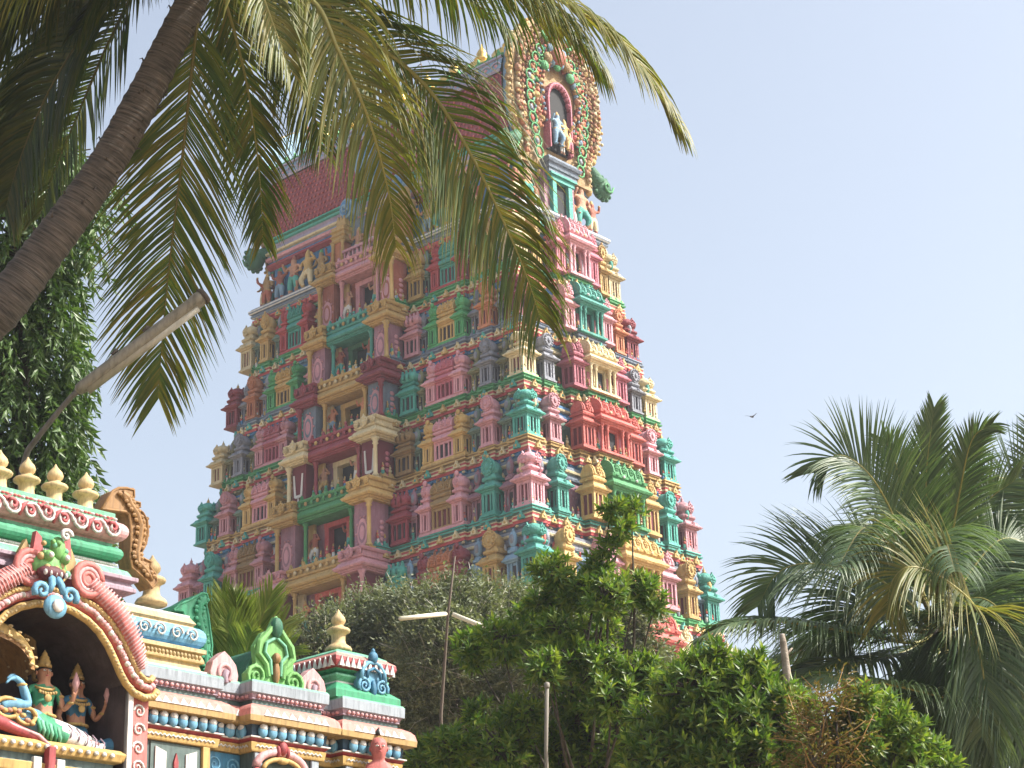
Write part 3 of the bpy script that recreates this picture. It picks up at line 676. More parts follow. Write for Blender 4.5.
# pillared niche in the middle of the long side
for sy in (-1, 1):
    m = MB(); rz = -PI/2 if sy < 0 else PI/2
    for yy in (-1.62, 1.62):
        m.box(.0, .4, yy-.24, yy+.24, .0, 1.0, 1); m.lathe(.45, yy-.26, [(.07, 0), (.06, .9), (.1, 1.0)], 8, 0); m.lathe(.45, yy+.26, [(.07, 0), (.06, .9), (.1, 1.0)], 8, 0)
        m.stack(.2, yy, .26, .32, [(1.0, 0), (1.06, .06), (1.12, .0), (1.2, .0), (1.25, .07), (1.32, .0), (1.4, .0), (1.45, .07), (1.52, .0), (1.62, .02), (1.66, -.05), (1.7, -.1)], 0)
        for q in (-.16, 0, .16): m.plate([(yy+q-.1, 1.7), (yy+q+.1, 1.7), (yy+q+.07, 1.95), (yy+q, 2.15), (yy+q-.07, 1.95)], .1, .3, 0)
    m.box(.0, .5, -1.3, 1.3, 0, .08, 2)
    for k in range(12): m.box(.42, .5, -1.25+k*.22, -1.18+k*.22, .08, .42, 2)
    m.box(.38, .54, -1.3, 1.3, .42, .52, 2); m.box(-.3, .02, -1.36, 1.36, 0, 1.9, 3)
    m.build('pillared_niche', [M('gold'), M('orange'), M('pink'), M('slate')], st, loc=(0, sy*(B0-.1), 32.36), rz=rz)
    for q in (-.75, 0, .75): o = put_st(q, sy*(B0+.1), 32.4, rz, 1 if q < 0 else 2 if q > 0 else 3, 'skin', 'white', 1.3)
    # horseshoe dormer above it
    m = MB()
    for k, (yy, r) in enumerate(((-1.4, .34), (1.4, .34), (0, .8))):
        zc = 34.75 if k < 2 else 36.1
        m.plate([(yy+r*math.sin(t), zc-1.2*r*math.cos(t)) for t in [2*PI*j/16 for j in range(16)]], 1.7, 2.62+.05*k, 0)
        m.plate([(yy+.72*r*math.sin(t), zc-.86*r*math.cos(t)) for t in [2*PI*j/14 for j in range(14)]], 2.5, 2.68+.05*k, 1)
        for j in range(9):
            t = j*.7; m.blob((2.7+.05*k, yy+(.1+.055*j)*r*math.cos(t), zc+(.1+.055*j)*r*math.sin(t)), .09*(r+.3), 0, 6, 4)
    m.build('horseshoe_dormer', [M('sky'), M('blue')], st, loc=(0, 0, 0), rz=rz)
# gables
def gw(z):
    pts = [(33.9, 2.0), (34.5, 1.85), (35.0, 2.0), (35.7, 2.35), (36.5, 2.5), (37.4, 2.5), (38.3, 2.42), (39.0, 2.2), (39.6, 1.75), (40.1, 1.15), (40.5, .6), (40.75, .12)]
    for k in range(len(pts)-1):
        if z <= pts[k+1][0]: t = (z-pts[k][0])/(pts[k+1][0]-pts[k][0]); return pts[k][1]+t*(pts[k+1][1]-pts[k][1])
    return .1
zz = [33.9+.0, 34.2, 34.5, 34.8, 35.1, 35.5, 36, 36.6, 37.2, 37.8, 38.4, 38.9, 39.3, 39.7, 40.0, 40.3, 40.55, 40.75]
def contour(f, zc=37.2):
    R = [(gw(z)*f, zc+(z-zc)*f, .2*min(1, max(0, (z-34.5)/2))) for z in zz]; return [(y+o, z) for y, z, o in R]+[(-y+o, z) for y, z, o in R[::-1]]
for sx in (1, -1):
    rz = 0 if sx > 0 else PI
    m = MB()
    m.plate(contour(1.0), X-.03, X+.12, 0); m.plate(contour(.955), X+.12, X+.3, 1)
    m.build('gable_wall', [M('sky'), M('ochre')], st, rz=rz)
    # rows of small figures and beads
    def beads(f, n, r, mats, xx, name, jit=.0):
        b = MB(); C = contour(f); C = [Vector((y, z, 0)) for y, z in C]; D = [0]
        for k in range(len(C)-1): D.append(D[-1]+(C[k+1]-C[k]).length)
        for j in range(n):
            d = D[-1]*(j+.5)/n; k = max(q for q in range(len(C)-1) if D[q] <= d); t = (d-D[k])/(D[k+1]-D[k]); p = C[k].lerp(C[k+1], t)
            if p.y < 34.6 and abs(p.x) < .9: continue
            mi = rnd.choice(range(len(mats))) if jit else j % len(mats)
            x0 = xx+rnd.uniform(0, .07); v_ = rnd.uniform(.75, 1.25)
            b.blob((x0, p.x+rnd.uniform(-jit, jit), p.y+rnd.uniform(-jit, jit)), (r*.9*v_, r*v_*rnd.uniform(.7, 1.1), r*1.3*v_), mi, 6, 4)
            b.blob((x0+r*.7, p.x, p.y+r*.9), (r*.55, r*.5, r*.5), (mi+1) % len(mats), 5, 4)
            if jit: b.blob((x0+r*.5, p.x+rnd.uniform(-r, r), p.y-r*.5), (r*.45,)*3, rnd.randrange(len(mats)), 5, 4)
        b.build(name, [M(q) for q in mats], st, rz=rz)
    beads(.97, 66, .15, ['gold', 'gold', 'ochre', 'cream'], X+.12, 'figure_border', .02)
    beads(.87, 62, .13, ['gold', 'orange', 'cream', 'ochre', 'skin'], X+.34, 'figure_border', .03)
    beads(.79, 56, .12, ['ochre', 'rust', 'gold', 'skin', 'cream'], X+.34, 'figure_border', .03)
    beads(.70, 60, .09, ['ochre', 'rust', 'gold'], X+.36, 'figure_border', .02)
    beads(.60, 46, .11, ['skin', 'teal', 'salmon', 'sky', 'gold', 'ochre'], X+.38, 'figure_border', .04)
    beads(.5, 40, .12, ['gold', 'salmon', 'green', 'orange', 'skin'], X+.4, 'figure_border', .05)
    beads(.4, 30, .13, ['skin', 'gold', 'rust', 'sky'], X+.4, 'figure_border', .05)
    # green looping vine
    for sy in (-1, 1):
        m = MB()
        for k in range(11):
            z = 34.5+k*.42; y = sy*(gw(z)*.55+.08-max(0, k-7)*.16)
            m.tube([(X+.5, y+.2*math.cos(t), z+.23*math.sin(t)) for t in [2*PI*j/10 for j in range(11)]], .035, 5, 0)
            m.blob((X+.46, y, z), (.08, .1, .13), 1+k % 3, 6, 4)
        m.build('vine_relief', [M('green'), M('salmon'), M('grey'), M('orange')], st, rz=rz)
    # niche with figures
    m = MB()
    ap = [(-.55, 34.9), (.55, 34.9), (.58, 36.8)]+arc(0, 36.8, .75, 0.1, PI-.1, 10, .58)[1:-1]+[(-.58, 36.8)]
    m.plate(ap, X+.3, X+.42, 0)
    n2 = len(ap)
    for k in range(n2):
        (y0, z0_), (y1, z1_) = ap[k], ap[(k+1) % n2]
        if k == 0: continue
        for t in (0, .5):
            m.blob((X+.5, y0+(y1-y0)*t, z0_+(z1_-z0_)*t), (.12, .1, .12), 1 if t else 2, 6, 4)
        m.add([(X+.3, y0*1.12, 36+(z0_-36)*1.05), (X+.3, y1*1.12, 36+(z1_-36)*1.05), (X+.62, y1*1.1, 36+(z1_-36)*1.05), (X+.62, y0*1.1, 36+(z0_-36)*1.05), (X+.62, y0, z0_), (X+.62, y1, z1_), (X+.4, y0, z0_), (X+.4, y1, z1_)], [(1, 0, 3, 2), (2, 3, 4, 5), (5, 4, 6, 7)], 1)
    m.build('gable_niche', [HOLE, M('rose'), M('maroon')], st, rz=rz)
    for (yy, z, h, k, sk_, cl) in ((-.28, 34.95, 1.3, 1, 'sky', 'sky'), (.1, 34.95, 1.15, 2, 'gold', 'gold'), (.38, 34.9, .8, 0, 'skin', 'rose'), (-.05, 34.7, .6, 0, 'skin', 'white')):
        p = Matrix.Rotation(rz, 4, 'Z') @ Vector((X+.66, yy, z)); put_st(p.x, p.y, z, rz, k, sk_, cl, h)
    # top monster-head crest
    m = MB()
    for (y, z, r, mi) in ((0, 38.7, .42, 0), (0, 39.15, .3, 1), (-.3, 38.95, .2, 2), (.3, 38.95, .2, 2), (-.5, 38.5, .22, 1), (.5, 38.5, .22, 1), (-.2, 38.45, .16, 2), (.2, 38.45, .16, 2), (0, 38.3, .17, 3), (0, 39.6, .22, 0), (-.7, 38.1, .2, 3), (.7, 38.1, .2, 3), (0, 40.0, .2, 1), (0, 40.4, .16, 0), (-.35, 39.6, .18, 2), (.35, 39.6, .18, 2)): m.blob((X+.55, y, z), (r*.7, r, r), mi, 8, 6)
    for sy in (-1, 1): m.tube([(X+.6, sy*(.5+.3*math.sin(t)), 39.2+.12*t) for t in [j*.5 for j in range(10)]], [.08*(1-j/12) for j in range(10)], 6, 3)
    m.tube([(X+.1, 0, 40.5), (X+.1, 0, 41.3)], [.22, .02], 8, 0)
    m.build('monster_crest', [M('rust'), M('ochre'), M('sky'), M('green')], st, rz=rz)
    # curling corner scrolls
    for sy in (-1, 1):
        m = MB()
        pts = [(X+.25, sy*(1.95+.1*j+.0), 35.0-.12*j) for j in range(5)]
        m.tube(pts, [.18, .22, .26, .28, .3], 8, 0); m.blob((X+.25, sy*2.55, 34.4), (.3, .42, .45), 0, 10, 8)
        for j in range(12): t = 2*PI*j/12; m.blob((X+.28, sy*2.55+.42*math.cos(t), 34.4+.45*math.sin(t)), .1, 0, 5, 4)
        m.tube([(X+.55, sy*2.55+(.04*j)*math.cos(j*.8), 34.4+(.04*j)*math.sin(j*.8)) for j in range(9)], .04, 5, 1)
        m.build('corner_scroll', [M('darkgreen'), M('green')], st, rz=rz)
    # window under the gable
    m = MB(); m.box(X-.2, X+.38, -.8, .8, 32.36, 34.0, 2)
    for y in (-.42, .42): m.box(X+.38, X+.55, y-.1, y+.1, 32.36, 33.75, 0)
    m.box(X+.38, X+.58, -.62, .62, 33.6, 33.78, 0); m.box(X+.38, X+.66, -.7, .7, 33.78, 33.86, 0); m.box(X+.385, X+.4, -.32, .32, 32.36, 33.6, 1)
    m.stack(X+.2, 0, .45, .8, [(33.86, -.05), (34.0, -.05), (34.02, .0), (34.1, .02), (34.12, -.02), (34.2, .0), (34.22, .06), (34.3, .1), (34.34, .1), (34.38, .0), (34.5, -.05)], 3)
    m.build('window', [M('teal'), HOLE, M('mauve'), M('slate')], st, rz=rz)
    for sy in (-1, 1):
        for (yy, h, k, sk_, cl) in ((.95, 1.15, 0, 'orange', 'white'), (1.45, 1.75, 1 if sy > 0 else 2, 'skin', 'teal'), (2.05, 1.35, 3, 'rust', 'cream')):
            p = Matrix.Rotation(rz, 4, 'Z') @ Vector((A0-.22, yy*sy, 32.36)); put_st(p.x, p.y, 32.36, rz, k, sk_, cl, h)
# ================================================================== NEAR SHRINE (painted gateway roof, lower left)
DULLED = DULL
def N(n): return paint('near_'+n, NP[n], .55, .55, 4.0, True)
NP = dict(cream=(232, 200, 138), salmon=(240, 150, 136), rose=(214, 92, 96), pink=(238, 176, 178), white=(240, 236, 230), mint=(118, 206, 164), green=(44, 170, 120), deep=(28, 120, 84),
          leaf=(126, 200, 100), lilac=(186, 158, 176), grey=(170, 182, 194), ochre=(208, 170, 98), gold=(222, 180, 92), sky=(112, 186, 224), blue=(44, 130, 170), red=(186, 60, 66), brown=(168, 120, 54),
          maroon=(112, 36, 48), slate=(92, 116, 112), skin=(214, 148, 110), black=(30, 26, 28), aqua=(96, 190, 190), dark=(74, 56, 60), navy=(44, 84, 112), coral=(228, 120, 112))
X0 = 35.52
def YZ(px, py, dx=0.): p = onp(px, py, 0, X0+dx); return p.y, p.z
def zc(py, px=190, dx=.05): return YZ(px, py, dx)[1]
shrine = thing('shrine_gateway', 'low painted shrine roof with scrollwork arch and figure niche below the palm', 'shrine', (0, 0, 0))
def spiral(mb, x, y, z, r, turns, m, s=1, w=.012, ph=0, wid=None):
    n = int(turns*10); mb.tube([(x, y+s*r*(1-k/n*.9)*math.cos(ph+2*PI*turns*k/n), z+r*(1-k/n*.9)*math.sin(ph+2*PI*turns*k/n)) for k in range(n+1)], [w*(1-.45*k/n) for k in range(n+1)], 5, m)
# --- footprint of the wall
y0w = -44.2; yL = YZ(253, 684, .1)[0]; yP1 = YZ(318, 696, .1)[0]; yP2 = YZ(348, 697, .16)[0]; yE = YZ(403, 706, .16)[0]-.05; yA = YZ(217, 683, .06)[0]
yN = YZ(140, 720, .1)[0]
foot = [(X0-2.6, yN), (X0, yN), (X0, yA), (X0-.05, yA), (X0-.05, yL), (X0+.1, yL), (X0+.1, yP1), (X0-.05, yP1), (X0-.05, yP2), (X0+.1, yP2), (X0+.1, yE), (X0-2.6, yE)]
pz = [671, 684, 685, 689.5, 690.5, 695.6, 696, 703, 709.4, 709.8, 716, 717, 728.5, 729, 731, 733.5, 734.5, 742.5, 744]
Z = [zc(v) for v in pz]
mb = MB()
mb.sweep(foot, [(0, 0, 10), (Z[18]-.9, 0, 10), (Z[18], 0, 10), (Z[18], .035, 8), (Z[17], .04, 8), (Z[16], .05, 8), (Z[16]+.002, .035, 9), (Z[14], .065, 9), (Z[14]+.003, .075, 4), (Z[14]+.014, .075, 4), (Z[13], .07, 9), (Z[12], .045, 7), (Z[11], .055, 7),
    (Z[10]-.001, .12, 6), (Z[10], .135, 6), (Z[9], .14, 6), (Z[8], .138, 5), (Z[7], .125, 5), ((Z[7]+Z[6])/2, .10, 5), (Z[6], .05, 5), (Z[5]+.001, .02, 1), (Z[4], .02, 1), (Z[4]+.002, .035, 2), (Z[3], .035, 2), (Z[3]+.002, .03, 2), (Z[2], .045, 2), (Z[1]-.002, .055, 0), (Z[1]+.0, .065, 0), (Z[0]-.02, .068, 0), (Z[0], .055, 3), (Z[0]+.005, .0, 3)], 0, cap_top=3)
mb.build('wall', [N('grey'), N('slate'), N('lilac'), N('mint'), N('white'), N('salmon'), N('ochre'), N('navy'), N('gold'), N('red'), N('slate')], shrine)
# small repeated relief along the mouldings
mp, mz, mdn, mwv = MB(), MB(), MB(), MB()
def along(fn, spacing, off):
    for i in range(1, len(foot)-2):
        p, q = Vector((*foot[i], 0)), Vector((*foot[i+1], 0)); e = (q-p).normalized(); n = Vector((e.y, -e.x, 0)); L = (q-p).length
        if L < .05: continue
        k = max(1, round(L/spacing)); ang = math.atan2(n.y, n.x)
        for j in range(k):
            c = p+e*(L*(j+.5)/k)+n*off; fn(c, ang, L/k)
zpet = (Z[11]+Z[12])/2; hp = (Z[11]-Z[12])/2
def petal(c, ang, w):
    T = Matrix.Translation((c.x, c.y, zpet)) @ Matrix.Rotation(ang, 4, 'Z'); mp.T = T
    mp.blob((.0, 0, -.006), (.034, w*.46, hp*1.25), 0, 10, 8); mp.blob((.012, 0, hp*.5), (.028, w*.4, hp*.72), 1, 8, 6)
along(petal, .098, .07)
for i_ in range(1): mp.T = Matrix()
def tooth(c, ang, w):
    mz.T = Matrix.Translation((c.x, c.y, Z[8])) @ Matrix.Rotation(ang, 4, 'Z'); h = (Z[7]-Z[8])*1.15
    mz.add([(.005, -w*.5, 0), (.005, w*.5, 0), (-.012, 0, h), (-.03, -w*.5, 0), (-.03, w*.5, 0), (-.03, 0, h)], [(0, 1, 2), (4, 3, 5), (0, 2, 5, 3), (1, 4, 5, 2)], 0)
along(tooth, .085, .141)
def dent(c, ang, w):
    mdn.T = Matrix.Translation((c.x, c.y, (Z[2]+Z[3])/2)) @ Matrix.Rotation(ang, 4, 'Z'); mdn.blob((0, 0, 0), (.02, w*.42, (Z[2]-Z[3])*.5), 0, 6, 4)
along(dent, .05, .042)
def wave(c, ang, w):
    mwv.T = Matrix.Translation((c.x, c.y, (Z[16]+Z[17])/2)) @ Matrix.Rotation(ang, 4, 'Z'); mwv.tube([(0, -w*.5, -.008), (0, -w*.25, .008), (0, 0, -.008), (0, w*.25, .008), (0, w*.5, -.008)], .008, 5, 0)
along(wave, .09, .045)
mp.build('petal_moulding', [N('sky'), N('white')], shrine); mz.build('zigzag_moulding', [N('white')], shrine); mdn.build('bead_moulding', [N('pink')], shrine); mwv.build('wave_moulding', [N('white')], shrine)
# wall panels below the cornice
zt = Z[18]
def panel(name, ya, yb, x, mats, fn=None, top=None):
    m = MB(); t = (top or zt)-.01; m.box(x-.01, x+.012, ya, yb, t-.85, t, 0)
    if fn: fn(m, (ya+yb)/2, t, x+.012)
    return m.build(name, mats, shrine)
ya, yb = YZ(150, 740)[0], YZ(199, 752)[0]
def stripes(m, yc, t, x):
    w = (yb-ya)
    for s in (-1, 1): m.plate([(yc+s*w*.42, t-.8), (yc+s*w*.2, t-.8), (yc+s*w*.2, t-.07), (yc+s*w*.42, t-.035)], x, x+.012, 1)
    m.plate([(yc-.028, t-.8), (yc+.028, t-.8), (yc+.03, t-.3), (yc+.018, t-.2), (yc+.022, t-.14), (yc, t-.07), (yc-.022, t-.14), (yc-.018, t-.2), (yc-.03, t-.3)], x, x+.015, 2)
panel('striped_panel', ya, yb, X0, [N('slate'), N('white'), N('red')], stripes)
def scrolls(m, yc, t, x):
    for i in range(4):
        for j in range(2): spiral(m, x+.002, yc+(-.09+.18*j), t-.1-.17*i, .07, 1.6, 1, 1 if j else -1, .009)
panel('scroll_panel', YZ(210, 750)[0], yL-.01, X0-.05, [N('blue'), N('sky')], scrolls)
m = MB()
for px_ in (204,): y = YZ(px_, 750)[0]; m.box(X0, X0+.035, y-.035, y+.035, 0, zt, 0)
for yv in (yL+.05, yP1-.05, yP2+.05, yE-.06): m.box(X0+.1, X0+.125, yv-.04, yv+.04, 0, zt, 1)
m.build('pilaster', [N('gold'), N('grey')], shrine)
# small pink arch under the middle bay
m = MB(); yc, zc_ = YZ(280, 768, .12)
m.tube([(X0+.13, yc+.26*math.cos(t), zc_-.02+.14*math.sin(t)) for t in [PI*k/12 for k in range(13)]], .035, 8, 0)
m.tube([(X0+.15, yc+.2*math.cos(t), zc_-.04+.1*math.sin(t)) for t in [PI*k/12 for k in range(13)]], .02, 8, 1)
m.blob((X0+.15, yc, zc_+.15), (.04, .045, .06), 2, 8, 6)
for s in (-1, 1): m.blob((X0+.15, yc+s*.05, zc_+.12), (.03, .02, .05), 2, 8, 6); m.blob((X0+.14, yc+s*.26, zc_-.06), (.03, .04, .04), 2, 8, 6)
m.blob((X0+.15, yc, zc_+.05), (.03, .07, .03), 1, 8, 6)
m.build('small_arch', [N('pink'), N('gold'), N('red')], shrine)
# parapet crest pieces
def crest(pxc, pyb, w, h, dx, name='parapet_crest'):
    y, z = YZ(pxc, pyb, dx); m = MB(); x = X0+dx
    m.plate([(y-.45*w, z), (y+.45*w, z), (y+.5*w, z+.3*h), (y+.42*w, z+.62*h), (y+.2*w, z+.85*h), (y, z+h), (y-.2*w, z+.85*h), (y-.42*w, z+.62*h), (y-.5*w, z+.3*h)], x-.06, x+.03, 0)
    m.tube([(x+.03, y+.22*w*math.cos(t), z+.3*h+.28*h*math.sin(t)) for t in [-.9+k*.5 for k in range(10)]], .022, 6, 0); m.tube([(x+.035, y+.05*w, z+.4*h), (x+.035, y-.02*w, z+.2*h), (x+.035, y+.02*w, z)], .03, 6, 1)
    return m.build(name, [N('pink'), N('lilac')], shrine)
crest(222, 684, .29, .265, -.02); crest(311, 698, .29, .25, -.02)
# green nasi ornament over the middle bay
y, z = YZ(276, 690, .06); x = X0+.04; m = MB()
m.plate([(y-.3, z), (y+.3, z), (y+.31, z+.1), (y+.2, z+.2), (y+.22, z+.34), (y+.14, z+.46), (y+.06, z+.5), (y, z+.62), (y-.06, z+.5), (y-.14, z+.46), (y-.22, z+.34), (y-.2, z+.2), (y-.31, z+.1)], x-.05, x, 0)
for s in (-1, 1):
    spiral(m, x+.01, y+s*.2, z+.09, .1, 1.7, 0, s, .02, -.6); m.tube([(x+.01, y+s*.08, z+.1), (x+.01, y+s*.1, z+.2), (x+.01, y+s*.19, z+.28), (x+.01, y+s*.17, z+.38), (x+.01, y+s*.1, z+.45), (x+.01, y+s*.04, z+.52), (x+.01, y, z+.62)], [.025, .025, .03, .03, .028, .025, .01], 6, 0)
    m.tube([(x+.015, y+s*.05, z+.12), (x+.015, y+s*.06, z+.24), (x+.015, y+s*.12, z+.3), (x+.015, y+s*.1, z+.38), (x+.015, y, z+.44)], .016, 6, 2)
m.blob((x+.02, y, z+.52), (.05, .06, .09), 1, 8, 6); m.blob((x+.02, y, z+.26), (.04, .04, .05), 3, 8, 6); m.blob((x+.02, y, z+.14), (.03, .035, .1), 3, 8, 6)
m.build('green_gable_ornament', [N('leaf'), N('deep'), N('mint'), N('brown')], shrine)
m = MB()     # curved barrel that the ornament fronts, running back
yb0 = y
m.add([(x-.05-.9*j, yb0+.3*math.cos(t), z-.05+.42*math.sin(t)) for j in (0, 1) for t in [PI*k/12 for k in range(13)]], [(k, k+1, 14+k, 13+k) for k in range(12)]+[tuple(range(13)), tuple(range(25, 12, -1))], 0, False)
m.build('short_barrel_roof', [N('deep')], shrine)
# corner pavilion roof (square, tiered) on the right bay
m = MB(); ycp = (YZ(348, 694, .16)[0]+yE)/2+.0; xcp = X0-.28; hp_ = .36
zb = Z[0]
def zz_(py): return YZ(348, py, .1)[1]
m.stack(xcp, ycp, hp_, hp_-.0, [(zb, .02), (zz_(690), .02), (zz_(686), -.02), (zz_(680), -.09), (zz_(678), -.1, 4), (zz_(674), -.05, 1), (zz_(672), -.05, 1), (zz_(670), -.09, 0), (zz_(668), -.05, 0), (zz_(666.5), -.05, 0), (zz_(665.5), -.02, 2), (zz_(660), .0, 2), (zz_(656), -.005, 2), (zz_(655), -.01, 3), (zz_(651), -.06, 3), (zz_(650), -.06, 1), (zz_(646), -.12, 1), (zz_(645), -.15, 0), (zz_(641), -.24, 0), (zz_(639.5), -.29, 1)], 0)
rz0 = zz_(666); rz1 = zz_(656)
for k in range(4):
    m.T = Matrix.Translation((xcp, ycp, 0)) @ Matrix.Rotation(k*PI/2, 4, 'Z')
    for j in range(10): yy = -.33+.66*(j+.5)/10; m.add([(hp_+.012, yy-.028, rz0), (hp_+.012, yy+.028, rz0), (hp_+.012, yy, rz0+(rz1-rz0)*1.1), (hp_-.02, yy-.028, rz0), (hp_-.02, yy+.028, rz0), (hp_-.02, yy, rz1)], [(0, 1, 2), (0, 2, 5, 3), (1, 4, 5, 2)], 4)
m.T = Matrix()
m.build('corner_pavilion_roof', [N('green'), N('mint'), N('red'), N('salmon'), N('white')], shrine)
# blue ornament on its face
y, z = YZ(375, 697, .1); x = X0+.08; m = MB()
for s in (-1, 1):
    spiral(m, x+.0, y+s*.1, z+.09, .075, 1.8, 0, s, .017, -.5)
    m.tube([(x, y+s*.14, z+.14), (x, y+s*.13, z+.22), (x, y+s*.07, z+.29), (x, y, z+.3)], .02, 6, 0); m.tube([(x+.01, y+s*.08, z+.16), (x+.01, y+s*.07, z+.22), (x+.01, y, z+.25)], .014, 6, 2)
m.plate([(y-.16, z+.02), (y+.16, z+.02), (y+.15, z+.2), (y+.06, z+.3), (y-.06, z+.3), (y-.15, z+.2)], x-.08, x-.02, 0); m.blob((x, y, z+.345), (.04, .05, .055), 2, 10, 8); m.blob((x+.0, y, z+.07), (.03, .03, .08), 2, 8, 6); m.blob((x, y, z+.4), (.02, .02, .03), 2, 6, 4)
m.build('blue_gable_ornament', [N('sky'), N('white'), N('blue')], shrine)
# turned finials
def finial(h, r):
    m = MB(); m.lathe(0, 0, [(r*.98, 0), (r*1.0, .05*h), (r*.9, .11*h), (r*.68, .16*h), (r*.55, .2*h), (r*.5, .3*h), (r*.52, .4*h), (r*.62, .44*h), (r*.84, .48*h), (r*.88, .53*h), (r*.78, .57*h), (r*.5, .61*h), (r*.34, .64*h), (r*.38, .67*h), (r*.5, .72*h), (r*.54, .78*h), (r*.46, .86*h), (r*.28, .93*h), (r*.12, 1.0*h), (.002, 1.06*h)], 20, 0)
    return m.mesh('finial', [N('cream')])
fm = finial(.36, .12)
y, z = YZ(352, 641, -.28); obj('finial', fm, shrine, (xcp, ycp, zz_(639.5)-.0), 0, 1.0)
# --- shoulder block (blue scroll band) between the arch block and the wall
m = MB(); ya_, yb_ = YZ(118, 660)[0], YZ(196, 650, -.2)[0]; xs_ = X0-.32
def zs_(py): return YZ(160, py, 0)[1]
hw_ = (yb_-ya_)/2; yc_ = (ya_+yb_)/2
m.stack(xs_, yc_, .3, hw_, [(Z[0], .0, 2), (zs_(663), .0, 2), (zs_(661), -.05, 0), (zs_(655), -.06, 0), (zs_(654), -.03, 0), (zs_(652), -.03, 3), (zs_(645), -.05, 3), (zs_(644), -.02, 0), (zs_(640), -.02, 0), *[(zs_(639)+(zs_(617)-zs_(639))*(1-math.cos(PI*k/8))/2, -.09+.07*math.sin(PI*k/8), 1) for k in range(9)], (zs_(615.5), -.1, 0), (zs_(613), -.08, 0), (zs_(606), -.12, 0), (zs_(604), -.12, 2), (zs_(603), -.16, 2)], 0)
zsm = zs_(628)
for k in range(5): spiral(m, X0-.32+.3-.006, ya_+.1+k*.16, zsm, .062, 1.5, 2, 1 if k % 2 else -1, .011)
for k in range(22): m.blob((X0-.32+.265, ya_+.06+k*(yb_-ya_-.1)/22, zs_(648.5)), (.02, .015, .02), 0, 6, 4)
m.build('shoulder_roof', [N('cream'), N('sky'), N('white'), N('ochre')], shrine)
y, z = YZ(151, 603, -.32); obj('finial', fm, shrine, (X0-.32, y, z-.02), 0, (1.1, 1.1, 1.1))
# green curling end plate of the shoulder roof (seen edge on), and the brown one of the main roof
def end_plate(x0, x1, pts, mat, ridge, nubs=()):
    """carved end plate: outline at its own distance with real thickness, raised rim and scales"""
    m = MB(); xm = x0
    Q = [YZ(px, py, x1-X0) for px, py in pts]; m.plate(Q, x0, x1, 0)
    m.tube([(x1, y, z) for y, z in Q]+[(x1, *Q[0])], .012, 5, 0)
    R2 = [(x1+.005, *YZ(px, py, x1-X0)) for px, py in ridge]; m.tube(R2, [.035]+[.03]*(len(R2)-2)+[.015], 8, 0)
    for a_, b_ in zip(R2, R2[1:]):
        for t in (.2, .6):
            p = Vector(a_).lerp(Vector(b_), t); m.blob((p.x+.012, p.y-.035, p.z), (.016, .025, .02), 0, 6, 4); m.blob((p.x+.012, p.y+.035, p.z), (.016, .025, .02), 0, 6, 4)
    for q in nubs: y, z = YZ(*q, x1-X0); m.blob((x1-.02, y, z), .016, 0, 6, 4)
    return m.build('curling_end_plate', [mat], shrine)
end_plate(X0-.5, X0-.25, [(174, 610), (180, 604), (190, 600), (197, 596), (202, 593), (207, 594), (208, 600), (206, 605), (208, 614), (210, 630), (212, 645), (211, 655), (214, 662), (214, 684), (200, 678), (194, 665), (193, 655), (194, 645), (191, 632), (186, 618), (183, 611)], N('green'), [(204, 598), (199, 606), (198, 616), (202, 632), (204, 648), (205, 664), (208, 676)])
def roll(z0, z1, o, bul, mt, n=7):
    return [(z0+(z1-z0)*(1-math.cos(PI*k/n))/2, o+bul*math.sin(PI*k/n), mt) for k in range(n+1)]
# --- main arch block
dxA = .12; XA = X0+dxA
def za(py, px=126): return YZ(px, py, dxA)[1]
yR = YZ(127, 520, dxA)[0]; yCen = YZ(46, 590, dxA)[0]; yLft = 2*yCen-yR
m = MB()
prof = [(za(636), -.17, 6), (za(600), -.17, 6), (za(599), -.1, 5), (za(594), -.02, 5), (za(592), .02, 5), (za(588), .02, 5), (za(587), .0, 5), (za(583), -.01, 5), (za(581), .03, 5), (za(577), .03, 5), (za(576.5), .0, 3), (za(570), -.03, 3), (za(566), -.1, 3), (za(564), -.12, 7), (za(561), -.12, 7), *roll(za(560), za(545), -.12, .065, 2), (za(544.5), -.12, 3), (za(541.5), -.12, 3), *roll(za(540.5), za(520), -.11, .08, 4, 10), (za(519), -.12, 0), (za(514), -.15, 0), (za(520.8), -.11, 3), (za(511), -.11, 3), (za(510), -.2, 3)]
hxA = .42; mA = MB(); xcA = XA-hxA
mA.stack(xcA, (yR+yLft)/2, hxA, (yR-yLft)/2+.08, prof[1:], 0)
mA.box(XA-.5, XA-.17, YZ(104, 640, -.05)[0], yR+.0, Z[0]-.1, za(599), 6); mA.box(XA-.2, XA-.13, yR-.07, yR+.012, Z[0]-.1, za(599), 6); mA.box(XA-.5, XA-.17, 2*yCen-yR, 2*yCen-YZ(104, 640, -.05)[0], Z[0]-.1, za(599), 6)
mA.build('main_roof', [N('salmon'), N('rose'), N('green'), N('mint'), N('pink'), N('lilac'), N('slate'), N('white')], shrine)
